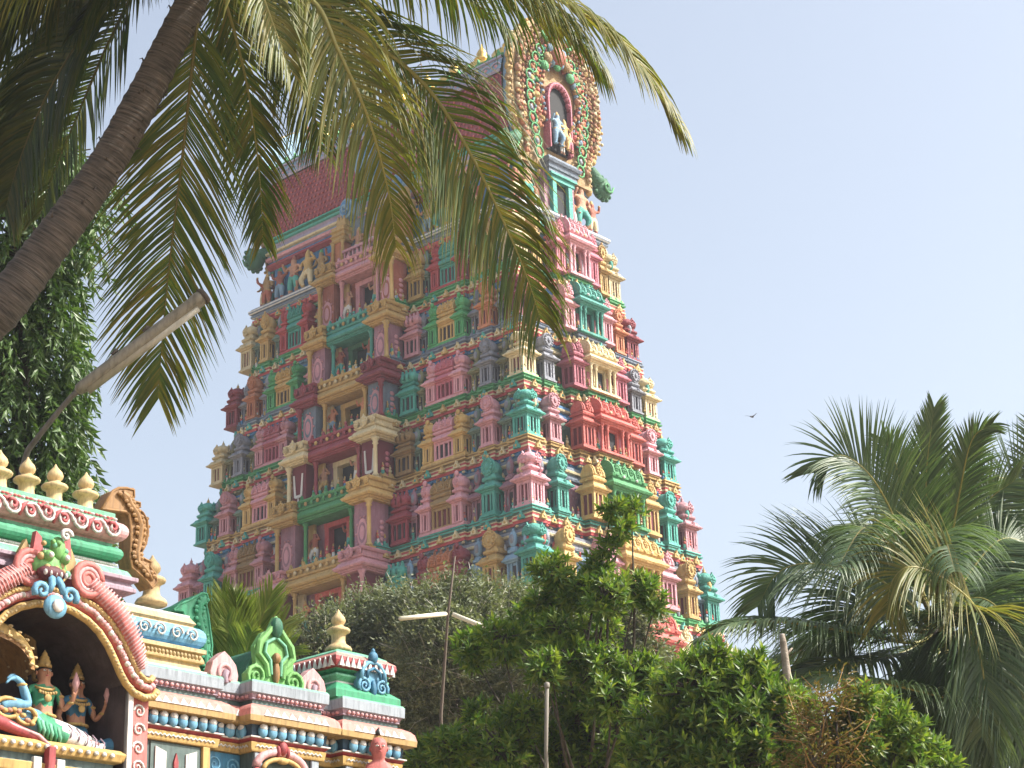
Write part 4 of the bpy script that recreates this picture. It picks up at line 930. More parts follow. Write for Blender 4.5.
# relief scrolls on the red band; beads on the green one
m = MB(); zb1 = za(531); k = 0; y = yR-.1
while y > yLft+.05:
    sg = 1 if k % 2 else -1; zq = zb1-.012*sg
    spiral(m, XA-.024, y, zq, .075, 1.5, 0, 1, .015, (0 if k % 2 else PI)); spiral(m, XA-.024, y-.01, zq, .045, .9, 1, -1, .02, .6)
    m.tube([(XA-.03, y-.1, zq-.05*sg), (XA-.02, y-.08, zq+.03), (XA-.03, y-.03, zq+.07)], [.012, .018, .006], 5, 1)
    y -= .152; k += 1
for j in range(40): yy = yR-.03-j*(yR-yLft)/40; m.blob((XA-.115, yy, za(516.5)), (.02, .022, .012), 2 if j % 3 else 0, 6, 4)
m.build('scroll_relief', [N('white'), N('rose'), N('coral')], shrine)
m = MB()
for j in range(90): m.blob((XA-.115, yR-.0-j*(yR-yLft)/90, za(562.5)), (.014, .009, .012), 0, 6, 4)
m.build('bead_moulding', [N('white')], shrine)
for px_, py_ in ((-2, 491), (26, 494), (54, 499), (85, 506)): y, z = YZ(px_, py_, -.2); obj('finial', fm, shrine, (X0-.2, y, za(511)-.01), 0, (1.0, 1.0, .98))
for j in (1, 2, 3): obj('finial', fm, shrine, (X0-.2, YZ(-2, 491, -.2)[0]-.24*j, za(511)-.01), 0, (1.0, 1.0, .98))
end_plate(X0-.3, X0-.14, [(102, 509), (108, 499), (113, 491), (119, 488), (127, 488), (134, 490), (134, 497), (130, 500), (136, 502), (140, 503), (140, 507), (137, 508), (143, 513), (147, 520), (148, 532), (146, 543), (142, 551), (140, 556), (146, 560), (151, 562), (150, 567), (155, 574), (157, 582), (152, 588), (146, 580), (139, 574), (132, 568), (130, 556), (131, 545), (131, 530), (129, 515), (126, 512)], N('brown'), [(121, 494), (127, 498), (130, 505), (136, 514), (140, 526), (139, 540), (136, 552), (137, 562), (145, 570), (152, 580)], [(149, 518), (150, 526), (149, 535), (147, 543), (134, 489), (141, 504)])
m = MB(); y, z = YZ(152, 600, -.05); 
m.build('pedestal', [N('cream')], shrine) if False else None
# --- arch mouldings, niche
def path(pts, dx): return [(X0+dx, *YZ(px, py, dx)) for px, py in pts]
def mirror(P): return [(x, 2*yCen-y, z) for x, y, z in P]
inner = [(46, 603.5), (58, 605.5), (73, 611), (87, 620), (99, 632), (108, 646), (115, 661), (120, 673), (126, 684), (134, 693), (144, 698), (153, 697), (157, 691)]
mid = [(46, 596), (60, 598), (76, 603.5), (91, 613), (104, 626), (114, 641), (121, 656), (127, 669), (133, 679), (140, 686), (147, 688.5), (152, 686)]
outer = [(46, 589), (62, 591), (79, 597), (96, 607), (110, 621), (121, 637), (129, 653), (134, 665), (139, 674), (145, 680), (150, 681), (153, 677)]
def ribbon(name, P, r, mats, dx, beads=None, beadr=.02):
    m = MB(); A = path(P, dx)
    full = [q for q in mirror(A)[::-1]]+A[1:]
    m.tube(full, [r]*(len(full)), 8, 0)
    if beads:
        for k in range(len(full)-1):
            a, b = Vector(full[k]), Vector(full[k+1]); n = max(1, round((b-a).length/beads))
            for j in range(n): p = a.lerp(b, j/n); m.blob((p.x+r*.75, p.y+rnd.uniform(-.006, .006), p.z+rnd.uniform(-.006, .006)), (beadr, beadr*1.25, beadr), 1+(j % (len(mats)-1)), 6, 4)
    return m.build(name, mats, shrine)
ribbon('arch_inner_moulding', inner, .03, [N('gold'), N('cream')], dxA+.12, .03, .014)
ribbon('arch_scroll_moulding', mid, .042, [N('rose'), N('pink'), N('pink'), N('white')], dxA+.1, .032, .024)
ribbon('arch_outer_moulding', outer, .024, [N('ochre'), N('gold')], dxA+.13, .04, .012)
# spandrel plate behind the mouldings
A = path(outer, dxA+.07); B_ = path(inner, dxA+.07)
m = MB()
for (P1, P2) in ((A, B_), (mirror(A), mirror(B_))):
    n = min(len(P1), len(P2)); vs = P1[:n]+P2[:n]+[(x-.3, y, z) for x, y, z in P1[:n]]+[(x-.34, y, z) for x, y, z in P2[:n]]
    fs = []
    for i in range(n-1): fs += [(i, i+1, n+i+1, n+i), (i+1, i, 2*n+i, 2*n+i+1), (n+i, n+i+1, 3*n+i+1, 3*n+i)]
    m.add(vs, fs, 0)
m.build('arch_backing', [N('rose')], shrine)
# plume scrolls over the arch
def plume(mir):
    m = MB(); P = path([(88, 584), (98, 594), (109, 605), (119, 618), (127, 633), (133, 647), (138, 660), (141, 670)], dxA+.12)
    if mir: P = mirror(P)
    s = -1 if mir else 1; r = [.075, .08, .085, .085, .08, .07, .055, .03]
    m.tube(P, r, 10, 0)
    for k in range(len(P)-1):
        for j in range(4):
            p = Vector(P[k]).lerp(Vector(P[k+1]), j/4); q = r[k]
            m.tube([(p.x+q*.7, p.y-s*q*.7, p.z-q*.7), (p.x+q*1.02, p.y, p.z), (p.x+q*.6, p.y+s*q*.8, p.z+q*.7)], .007, 5, 1)
    y, z = (P[0][1], P[0][2]); 
    for rr, w, mi in ((.12, .03, 0), (.085, .022, 1), (.05, .02, 0)): m.tube([(XA+.16, y-s*.03+rr*math.cos(t), z+.02+rr*math.sin(t)) for t in [2*PI*k/14 for k in range(15)]], w, 6, mi)
    m.blob((XA+.12, y-s*.03, z+.02), (.05, .1, .1), 0, 10, 8)
    return m.build('plume_scroll', [N('coral'), N('pink'), N('rose')], shrine)
plume(False); plume(True)
# monster head at the keystone
y, z = YZ(54, 570, dxA+.2); x = XA+.12; m = MB()
m.blob((x, y-.02, z+.03), (.12, .17, .13), 0, 14, 10); m.blob((x+.1, y-.04, z-.04), (.07, .12, .06), 1, 10, 8)
for s in (-1, 1):
    m.blob((x+.1, y+s*.07, z+.09), (.05, .045, .045), 0, 10, 8); m.blob((x+.14, y+s*.07, z+.09), (.02, .022, .022), 4, 8, 6)
    m.plate([(y+s*.14, z-.05), (y+s*.2, z), (y+s*.25, z+.12), (y+s*.2, z+.22), (y+s*.15, z+.12)], x-.05, x, 5)
    m.plate([(y+s*.08, z+.12), (y+s*.17, z+.12), (y+s*.15, z+.28), (y+s*.1, z+.24)], x, x+.05, 6)
    spiral(m, x+.16, y-.03+s*.12, z-.2, .07, 1.3, 3, s, .026, -PI*.2)
    m.tube([(x+.12, y-.03+s*.02, z-.06), (x+.17, y-.03+s*.04, z-.14), (x+.17, y-.03+s*.06, z-.2)], [.03, .028, .02], 6, 3)
for k in range(5): m.blob((x+.15, y-.12+k*.045, z-.05), (.02, .014, .024), 4, 6, 4)
m.blob((x+.08, y+.02, z+.16), (.06, .06, .1), 0, 8, 6); spiral(m, x+.14, y+.05, z+.26, .05, 1.4, 7, 1, .02); m.blob((x+.16, y-.03, z-.3), (.04, .1, .09), 3, 10, 8); m.blob((x+.2, y-.03, z-.3), (.02, .05, .05), 7, 8, 6)
for k in range(14): m.blob((x+.1+rnd.uniform(-.02, .03), y+rnd.uniform(-.13, .13), z+rnd.uniform(-.02, .2)), rnd.uniform(.018, .032), rnd.choice((0, 5, 2)), 6, 4)
m.build('monster_head', [N('leaf'), N('maroon'), N('mint'), N('sky'), N('white'), N('ochre'), N('rose'), N('white')], shrine)
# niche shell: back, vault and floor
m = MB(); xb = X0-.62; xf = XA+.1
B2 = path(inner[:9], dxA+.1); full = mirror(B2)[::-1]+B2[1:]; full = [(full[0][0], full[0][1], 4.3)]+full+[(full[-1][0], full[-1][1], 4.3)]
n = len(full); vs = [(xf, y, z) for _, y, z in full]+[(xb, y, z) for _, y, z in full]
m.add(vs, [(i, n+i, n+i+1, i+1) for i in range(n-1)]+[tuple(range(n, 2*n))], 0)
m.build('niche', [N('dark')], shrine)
# remove the solid block behind the niche opening
blk = None
m = MB(); P = path([(118, 700), (117, 768)], dxA); yj = YZ(128, 700, dxA+.08)[0]; yk = YZ(148, 720, dxA+.08)[0]; zk = YZ(135, 695, dxA+.08)[1]
for mir in (False, True):
    a_, b_ = (yj, yk) if not mir else (2*yCen-yk, 2*yCen-yj)
    m.box(XA-.3, XA+.08, a_, b_, 0, zk, 0); m.box(XA-.3, XA+.11, a_-.015 if not mir else b_-.03, a_+.03 if not mir else b_+.015, 4.0, zk+.06, 1)
    for k in range(6): spiral(m, XA+.085, (a_+b_)/2+.01, zk-.12-.14*k, .055, 1.5, 1, 1 if k % 2 else -1, .011)
m.build('niche_jamb', [N('coral'), N('white')], shrine)
m = MB(); zf1 = YZ(60, 749, 0)[1]; za_, zb_2 = 2*yCen-yj, yj
m.stack(X0-.2, yCen, .38, (yj-(2*yCen-yj))/2-.06, [(3.9, 0, 0), (zf1-.26, 0, 0), (zf1-.24, .04, 0), (zf1-.17, .05, 0), (zf1-.16, -.02, 1), (zf1-.1, -.02, 1), (zf1-.09, .03, 0), (zf1-.03, .05, 0), (zf1, .02, 0)], 0)
for k in range(int((2*(yj-yCen)-.14)/.072)): m.blob((X0+.23, 2*yCen-yj+.08+k*.072, zf1-.05), (.02, .025, .018), 2, 6, 4)
y, z = YZ(51, 755, .25)
m.box(X0+.2, X0+.27, y-.03, y+.03, 3.9, z+.06, 3)
for s in (-1, 1): m.box(X0+.2, X0+.24, y+s*.1-.035, y+s*.1+.035, 3.9, z-.02, 4)
m.build('plinth', [N('gold'), N('slate'), N('white'), N('red'), N('white')], shrine)

m = MB(); m.box(X0-3.2, X0-.1, 2*yCen-yN-.1, yN+.1, 0, 4.1, 0); m.box(X0-2.6, X0-.66, 2*yCen-yN, yN+.02, 4.0, 5.5, 0)
m.build('lower_wall', [N('slate')], shrine)
for o_ in shrine.children:
    if o_.name.split('.')[0] in ('wall', 'main_roof', 'corner_pavilion_roof', 'shoulder_roof', 'niche_jamb', 'plinth', 'parapet_crest', 'pilaster', 'curling_end_plate', 'green_gable_ornament'):
        bv = o_.modifiers.new('soft', 'BEVEL'); bv.width = .007; bv.segments = 2; bv.limit_method = 'ANGLE'; bv.angle_limit = R_(28)
# ---------------------------------------------------------------- statues of the niche
def figure(name, label, P, E, zones, mats, loc, rz, extras=None, sub=2, group=None, H=1.0):
    me = skin_mesh(name, P, E, sub)
    for q in mats: me.materials.append(q)
    for p in me.polygons: p.material_index = zones(p.center); p.use_smooth = True
    o = obj(name, me, None, loc, rz, H); tag(o, label, 'statue', group)
    if extras:
        for nm, mb_, mt in extras: mb_.build(nm, mt, o)
    return o
def face(c, s=1.0, crown=True, hair=True):
    """features for a unit-height head at c, facing +x"""
    x, y, z = c; f = MB()
    for q in (-1, 1):
        f.blob((x+.051*s, y+q*.02*s, z+.008*s), (.008*s, .012*s, .006*s), 0, 8, 6); f.blob((x+.058*s, y+q*.02*s, z+.008*s), (.003*s, .004*s, .004*s), 1, 6, 4)
        f.tube([(x+.052*s, y+q*.008*s, z+.024*s), (x+.054*s, y+q*.02*s, z+.028*s), (x+.046*s, y+q*.034*s, z+.022*s)], .0018*s, 4, 1)
        f.blob((x-.005*s, y+q*.058*s, z-.005*s), (.012*s, .008*s, .018*s), 3, 6, 4)
    f.tube([(x+.055*s, y, z+.014*s), (x+.068*s, y, z-.01*s), (x+.058*s, y, z-.016*s)], [.005*s, .008*s, .007*s], 6, 3)
    f.blob((x+.055*s, y, z-.03*s), (.007*s, .014*s, .005*s), 2, 8, 4)
    out = [('face', f, [N('white'), N('black'), N('rose'), N('skin')])]
    if hair: h = MB(); h.blob((x-.032*s, y, z+.02*s), (.048*s, .06*s, .05*s), 0, 12, 8); out.append(('hair', h, [N('black')]))
    if crown:
        h = MB(); h.lathe(x-.012*s, y, [(.056*s, z+.04*s), (.056*s, z+.055*s), (.044*s, z+.07*s), (.046*s, z+.085*s), (.034*s, z+.1*s), (.036*s, z+.112*s), (.02*s, z+.13*s), (.022*s, z+.14*s), (.008*s, z+.158*s), (.002*s, z+.17*s)], 14, 0)
        h.blob((x+.046*s, y, z+.052*s), (.012*s, .022*s, .018*s), 1, 8, 6); out.append(('crown', h, [N('gold'), N('ochre')]))
    return out
def att(name, label, hp_px, dx, H, rz, up, cloth, blouse):
    s = 1
    J, E = body_joints({})
    hd = J['he'][0]; J['he'] = ((.008, 0, .885), (.06, .056)); J['cr'] = ((-.005, 0, .93), (.056, .054)); J['ne'] = ((0, 0, .825), .03)
    J['ch'] = ((.01, 0, .73), (.07, .088)); J['wa'] = ((0, 0, .625), (.05, .062)); J['pel'] = ((0, 0, .54), (.075, .095)); J['hil'] = ((0, .05, .46), .085); J['hir'] = ((0, -.05, .46), .085)
    J['knl'] = ((0, .045, .26), .07); J['knr'] = ((0, -.045, .26), .07)
    # one hand raised holding a bud, the other down
    q, r = ('l', 1) if up > 0 else ('r', -1); k, t = ('r', -1) if up > 0 else ('l', 1)
    J['sh'+q] = ((0, .1*r, .785), .032); J['el'+q] = ((.01, .16*r, .64), .026); J['wr'+q] = ((.085, .19*r, .70), .018); J['ha'+q] = ((.11, .195*r, .74), (.02, .013))
    J['sh'+k] = ((0, .1*t, .785), .032); J['el'+k] = ((.0, .15*t, .65), .026); J['wr'+k] = ((.06, .13*t, .55), .018); J['ha'+k] = ((.08, .12*t, .515), (.018, .014))
    for f in range(4):   # fingers
        J['f%d' % f] = ((.113+.008*(f % 2), .195*r+(f-1.5)*.011, .77+.004*(f in (1, 2))), .0055); E.append(('ha'+q, 'f%d' % f)); J['g%d' % f] = ((.128+.006*(f % 2), .193*r+(f-1.5)*.009, .787), .0045); E.append(('f%d' % f, 'g%d' % f))
    J['th'] = ((.125, .175*r, .75), .006); E.append(('ha'+q, 'th'))
    E = [e for e in E if 'tip' not in e]; J.pop('tip')
    def zone(c):
        if c.z > .84: return 0
        if abs(c.y) > .118 and c.z > .5: return 0
        if c.z > .8 and abs(c.y) < .06: return 0
        if c.z > .66: return 2
        if c.z > .6: return 0
        if c.z > .575: return 3
        return 1
    ex = face((.008, 0, .9), 1.0)
    n = MB(); n.tube([(.075*math.cos(a)+.0, .075*math.sin(a), .80-.035*math.cos(a)) for a in [-1.6+k_*.32 for k_ in range(11)]], .012, 6, 0)
    for k_ in range(7): n.blob((.088, -.06+.02*k_, .745-.012*math.cos((k_-3)*.5)), (.012, .012, .014), k_ % 2, 6, 4)
    n.blob((.095, 0, .7), (.012, .03, .03), 0, 8, 6)
    n.tube([(.08*math.cos(a), .095*math.sin(a), .585) for a in [2*PI*k_/16 for k_ in range(17)]], .012, 6, 0)
    for (yy, zz, xx) in ((.185*r, .685, .07), (.14*t, .585, .045), (.13*r, .735, .015), (.125*t, .73, .0)): n.blob((xx, yy, zz), (.028, .028, .014), 0, 8, 6)
    ex.append(('jewellery', n, [N('gold'), N('ochre')]))
    b = MB(); b.lathe(.122, .195*r, [(.006, .75), (.022, .795), (.03, .82), (.019, .86), (.002, .9)], 8, 0); ex.append(('lotus_bud', b, [N('pink')]))
    y, z = YZ(*hp_px, dx)
    return figure(name, label, J, E, zone, [N('skin'), N(cloth), N(blouse), N('gold')], (X0+dx, y, z-.9*H), rz, ex, 2, None, H)
att('attendant_statue', 'painted female statue in green and gold bodice seated behind the reclining figure', (44, 673), -.12, 1.04, R_(-12), 1, 'green', 'green')
att('attendant_statue', 'painted female statue in blue bodice raising a bud at the dark niche end', (77, 685), -.16, 1.0, R_(-8), 1, 'blue', 'blue')
# small seated figure high on the back wall of the niche
Jb, Eb = body_joints({}); Jb['ell'] = ((.02, .2, .7), .03); Jb['wrl'] = ((.06, .25, .78), .022); Jb['hal'] = ((.07, .25, .84), .024)
y, z = YZ(32, 628, -.5)
figure('small_statue', 'small gilded statue with one arm raised behind the golden hood', Jb, Eb, lambda c: 1 if .2 < c.z < .52 else 0, [N('ochre'), N('brown')], (X0-.5, y, z-.42), 0, face((.01, 0, .89)), 1, None, .48)
# reclining figure: one continuous body laid out along the couch
dR = .02
def W(px, py, dx=0.): y, z = YZ(px, py, dR+dx); return (X0+dR+dx, y, z)
Jr = {'pel': (W(36, 724), (.10, .10)), 'wa': (W(22, 716), .088), 'ch': (W(4, 709), .11), 'ne': (W(-12, 699), .05), 'he': (W(-22, 690, .02), .075),
      'sh1': (W(0, 703, .08), .06), 'el1': (W(29, 706, .1), .045), 'wr1': (W(22, 684, .08), .032), 'ha1': (W(17, 677, .07), (.034, .022)), 'fa': (W(11, 676, .07), .014), 'fb': (W(7, 679, .07), .011), 'fc': (W(10, 679, .1), .012), 'fd': (W(6, 683, .1), .01),
      'sh2': (W(-4, 720, .08), .05), 'el2': (W(-16, 736, .1), .045), 'wr2': (W(-30, 730, .1), .035),
      'h1': (W(42, 729, .05), .085), 'k1': (W(72, 740, .08), .062), 'a1': (W(98, 751, .06), .04), 't1': (W(104, 745, .06), .03), 'h2': (W(42, 723, -.07), .08), 'k2': (W(72, 733, -.04), .06), 'a2': (W(98, 747, -.04), .04), 't2': (W(103, 741, -.04), .03)}
Er = [('pel', 'wa'), ('wa', 'ch'), ('ch', 'ne'), ('ne', 'he'), ('ch', 'sh1'), ('sh1', 'el1'), ('el1', 'wr1'), ('wr1', 'ha1'), ('ha1', 'fa'), ('fa', 'fb'), ('ha1', 'fc'), ('fc', 'fd'), ('ch', 'sh2'), ('sh2', 'el2'), ('el2', 'wr2'), ('pel', 'h1'), ('h1', 'k1'), ('k1', 'a1'), ('a1', 't1'), ('pel', 'h2'), ('h2', 'k2'), ('k2', 'a2'), ('a2', 't2')]
ySash, yLeg, yFt = W(34, 724)[1], W(56, 733)[1], W(98, 748)[1]
def zr(c):
    if c.y > yFt+.02: return 0
    if c.y > yLeg: return 1
    if c.y > ySash and c.z < W(30, 712)[2]: return 2
    return 0
exr = []
n = MB()
for (px_, py_, r_) in ((6, 708, .1), (24, 716, .085)): x, y, z = W(px_, py_, .09); n.tube([(x+.02, y+r_*math.cos(t), z+r_*.7*math.sin(t)) for t in [2*PI*k/14 for k in range(15)]], .018, 6, 0)
for k in range(9): x, y, z = W(-4+k*4.5, 703+k*2.2+3*math.sin(k), .12); n.blob((x, y, z), (.02, .028, .02), k % 2, 6, 4)
x, y, z = W(22, 685, .08); n.blob((x, y, z), (.04, .04, .018), 0, 8, 6)
exr.append(('jewellery', n, [N('gold'), N('skin')]))
n = MB()
for k in range(6):
    px_ = 40+k*4; n.tube([W(px_-6, 716+k*1.6, .03), W(px_-2, 720+k*1.8, .12), W(px_, 728+k*2, .13), W(px_-1, 735+k*2, .1)], [.012, .016, .016, .01], 6, k % 2)
exr.append(('sash', n, [N('green'), N('mint')]))
n = MB()
for k in range(5): x, y, z = W(62+k*8, 732+k*3.4, .02); n.tube([(x+.06, y-.005, z-.1), (x+.12, y, z-.05), (x+.115, y+.01, z), (x+.05, y+.02, z+.045)], .006, 5, 0)
n.tube([W(58, 728, .06), W(75, 735, .07), W(92, 743, .06), W(102, 746, .06)], [.018, .022, .02, .012], 6, 1)
exr.append(('leg_cloth', n, [N('lilac'), N('pink')]))
n = MB(); a_ = W(103, 748, 0); b_ = W(113, 748, 0)
n.stack(0, 0, 0, 0, [(0, .055), (.05, .075), (.12, .11), (.125, .12), (.14, .12)], 0, '14', False)
n.v = [(a_[0]+v[0], a_[1]-.02+v[2], a_[2]+v[1]-.0) for v in n.v]; exr.append(('foot_stand', n, [N('blue')]))
n = MB(); C = Vector(W(-14, 650, .0))     # hood rises behind the head and curls over
rows_ = []
for i in range(9):
    t = -.35+i/8*1.95
    rows_.append([(C.x-.3+.42*math.sin(t)+.0, C.y-.04+(.44*math.cos(u))*(.55+.45*math.cos(t-.6)), C.z-.1+.34*math.sin(u*1.0)*math.cos(t*.9-.5)+.02*math.sin(t)) for u in [PI*(j/14)*1.0 for j in range(15)]])
vs = [p for r_ in rows_ for p in r_]; fs = [(i*15+j, i*15+j+1, (i+1)*15+j+1, (i+1)*15+j) for i in range(8) for j in range(14)]
n.add(vs, fs, 0, True); n.add([(x, y*1.0, z-.035) for x, y, z in vs], [f[::-1] for f in fs], 1, True)
for i in range(0, 9, 2):
    for j in range(0, 15): p = rows_[i][j]; n.blob((p[0]+.004, p[1], p[2]+.0), (.018, .024, .012), 2, 6, 4)
exr.append(('serpent_hood', n, [N('gold'), N('brown'), N('cream')]))
n = MB(); n.tube([W(-30, 712, .14), W(0, 722, .16), (W(20, 731, .16)), W(38, 738, .16), W(50, 750, .17), W(51, 768, .17)], [.05, .05, .04, .035, .035, .035], 8, 0); n.tube([W(-30, 709, .17), W(0, 719, .19), (W(20, 728, .19)), W(38, 735, .19), W(50, 746, .2)], .014, 6, 1)
exr.append(('couch_rail', n, [N('red'), N('pink')]))
Jr0 = Vector(W(36, 724)); 
figure('reclining_statue', 'blue skinned statue reclining on a couch beneath a golden hood, white cloth over its legs', Jr, Er, zr, [N('sky'), N('white'), N('green')], (0, 0, 0), 0, exr, 1)
# bust beside the corner of the wall
Jh = {'ch': ((0, 0, 0), (.1, .15)), 'sl': ((0, .16, .0), .07), 'sr': ((0, -.16, .0), .07), 'ne': ((.0, 0, .1), .05), 'he': ((.02, 0, .19), (.1, .095)), 'cr': ((.0, 0, .28), (.11, .105)), 'tp': ((-.01, 0, .36), (.07, .07)), 'lo': ((0, 0, -.35), (.09, .13))}
y, z = YZ(376, 748, .24)
fb = face((.02, 0, .235), 1.6, False, False); tf = MB(); tf.tube([(-.02, 0, .39), (-.03, 0, .44), (-.01, .01, .47)], [.03, .02, .006], 6, 0); fb.append(('hair_tuft', tf, [N('black')]))
fb[0] = (fb[0][0], fb[0][1], [N('white'), N('black'), N('rose'), N('coral')])
figure('bust_statue', 'bald terracotta coloured statue with a tuft of hair standing against the shrine wall corner', Jh, [('ch', 'sl'), ('ch', 'sr'), ('ch', 'ne'), ('ne', 'he'), ('he', 'cr'), ('cr', 'tp'), ('ch', 'lo')], lambda c: 0, [N('coral')], (X0+.27, y, z-.25*.78), R_(-34), fb, 2, None, .78)
# ================================================================== STREET LAMP (tube fitting on a bent arm)
lamp = thing('street_lamp', 'grey tube street light on a curved pipe arm rising above the shrine roof', 'street lamp', (0, 0, 0))
a = dep(170, 574-192+.0, 14.0); 
p0, p1 = dep(76, 392, 16.9), dep(201, 298, 17.3)
m = MB(); d = (p1-p0); n_ = 14
ax = d.normalized(); side = ax.cross(Vector((0, 0, 1))).normalized(); upv = side.cross(ax)
def ringpt(p, r_, t): return p+side*(r_*math.cos(t))+upv*(r_*.8*math.sin(t))
pr = [(0, .025), (.02, .06), (.06, .07), (.5, .073), (.93, .075), (.97, .086), (1.0, .08), (1.02, .04)]
vs = [ringpt(p0+d*t, r_, 2*PI*j/n_) for t, r_ in pr for j in range(n_)]
m.add(vs, [(i*n_+j, i*n_+(j+1) % n_, (i+1)*n_+(j+1) % n_, (i+1)*n_+j) for i in range(len(pr)-1) for j in range(n_)], 0, True)
lh = paint('lamp_housing', (150, 142, 124), .55, .6, 3, True)
m.build('housing', [lh], lamp)
m = MB(); q0, q1 = p0+d*.06-upv*.05, p0+d*.94-upv*.05; m.tube([q0, q1], .041, 10, 0); m.build('tube_cover', [paint('lamp_cover', (176, 168, 148), .3, .3, 3, True)], lamp)
m = MB()
for t in (.35, .6): c = p0+d*t+upv*.066; m.tube([c-ax*.03, c+ax*.03+upv*.015], .022, 6, 0)
m.tube([p1+ax*.01, p1+ax*.05], [.08, .07], 12, 0); m.build('clip', [dark_mat('lamp_clip', (70, 62, 54))], lamp)
m = MB(); P_ = [dep(84, 386, 16.9), dep(72, 396, 16.9), dep(58, 412, 16.9), dep(42, 432, 16.9), dep(28, 450, 16.95), dep(22, 470, 17.0)]
gp = P_[-1]; P_ += [Vector((gp.x, gp.y, gp.z-.5)), Vector((gp.x, gp.y, 5.45))]
m.tube(P_, [.024, .024, .024, .024, .026, .028, .03, .04], 10, 0); m.build('pole', [paint('pipe_grey', (112, 104, 94), .55, .5, 3, True)], lamp)
# ================================================================== VEGETATION
def leaf_mat(name, cols, rough=.42, trans=.35, spec=.45):
    m, nt, b = new_mat(name); g_ = nt.nodes.new('ShaderNodeNewGeometry')
    c = ramp(nt, g_.outputs['Random Per Island'], [(i/(len(cols)-1) if len(cols) > 1 else 0, k) for i, k in enumerate(cols)])
    v = coords(nt); n_ = noise(nt, v, 3.5, 3); c = mixc(nt, ramp(nt, n_, [(.35, (0, 0, 0)), (.75, (.55,)*3)]), c, tuple(x*.55 for x in cols[0]))
    nt.links.new(c, b.inputs['Base Color']); b.inputs['Roughness'].default_value = rough; b.inputs['Specular IOR Level'].default_value = spec
    t = nt.nodes.new('ShaderNodeBsdfTranslucent'); nt.links.new(mixc(nt, 1, c, (1.15, 1.2, .55), 'MULTIPLY'), t.inputs['Color'])
    a = nt.nodes.new('ShaderNodeMixShader'); a.inputs[0].default_value = trans
    nt.links.new(b.outputs[0], a.inputs[1]); nt.links.new(t.outputs[0], a.inputs[2])
    nt.links.new(a.outputs[0], nt.nodes['Material Output'].inputs[0]); return m
def bark_mat(name, c0, c1, ring=0):
    m, nt, b = new_mat(name); v = coords(nt); f = noise(nt, v, 9, 6, .7)
    if ring:
        wv = nt.nodes.new('ShaderNodeTexNoise'); wv.inputs['Scale'].default_value = 1; wv.inputs['Detail'].default_value = 5
        tc = nt.nodes.new('ShaderNodeUVMap'); mp_ = nt.nodes.new('ShaderNodeMapping'); mp_.inputs['Scale'].default_value = (4, ring, 1)
        nt.links.new(tc.outputs[0], mp_.inputs['Vector']); nt.links.new(mp_.outputs[0], wv.inputs['Vector']); f2 = wv.outputs['Fac']
        ad = nt.nodes.new('ShaderNodeMath'); ad.operation = 'ADD'; nt.links.new(f, ad.inputs[0]); nt.links.new(f2, ad.inputs[1]); hf = nt.nodes.new('ShaderNodeMath'); hf.operation = 'MULTIPLY'; hf.inputs[1].default_value = 1; nt.links.new(mixc(nt, .8, f, f2), hf.inputs[0]); f = hf.outputs[0]
    nt.links.new(ramp(nt, f, [(.35, c0), (.68, c1)]), b.inputs['Base Color']); b.inputs['Roughness'].default_value = .9
    bump(nt, b, f, .9, .03); return m
PALM_D = leaf_mat('palm_leaf_deep', [(.05, .09, .014), (.08, .125, .02), (.14, .15, .022), (.20, .155, .025)], .42, .42, .4)
PALM_K = leaf_mat('palm_leaf_dark', [(.03, .05, .01), (.045, .07, .014), (.07, .085, .016), (.11, .105, .022)], .42, .35, .4)
PALM_Y = leaf_mat('palm_leaf_yellow', [(.10, .13, .025), (.15, .17, .035), (.26, .22, .055), (.13, .14, .03)], .45, .4, .35)  # paler, yellower leaf colours for some of the fronds
PALM_G = leaf_mat('palm_leaf_green', [(.06, .11, .045), (.085, .14, .06), (.13, .18, .075)], .4, .38, .45)
RACH = dark_mat('palm_rib', (134, 128, 66)); RACH.node_tree.nodes['Principled BSDF'].inputs['Roughness'].default_value = .5
RACHD = dark_mat('palm_rib_dark', (96, 88, 42))
BARKP = bark_mat('palm_bark', (.020, .016, .013), (.125, .10, .082), 300)
BARK = bark_mat('tree_bark', (.03, .024, .018), (.11, .09, .07))

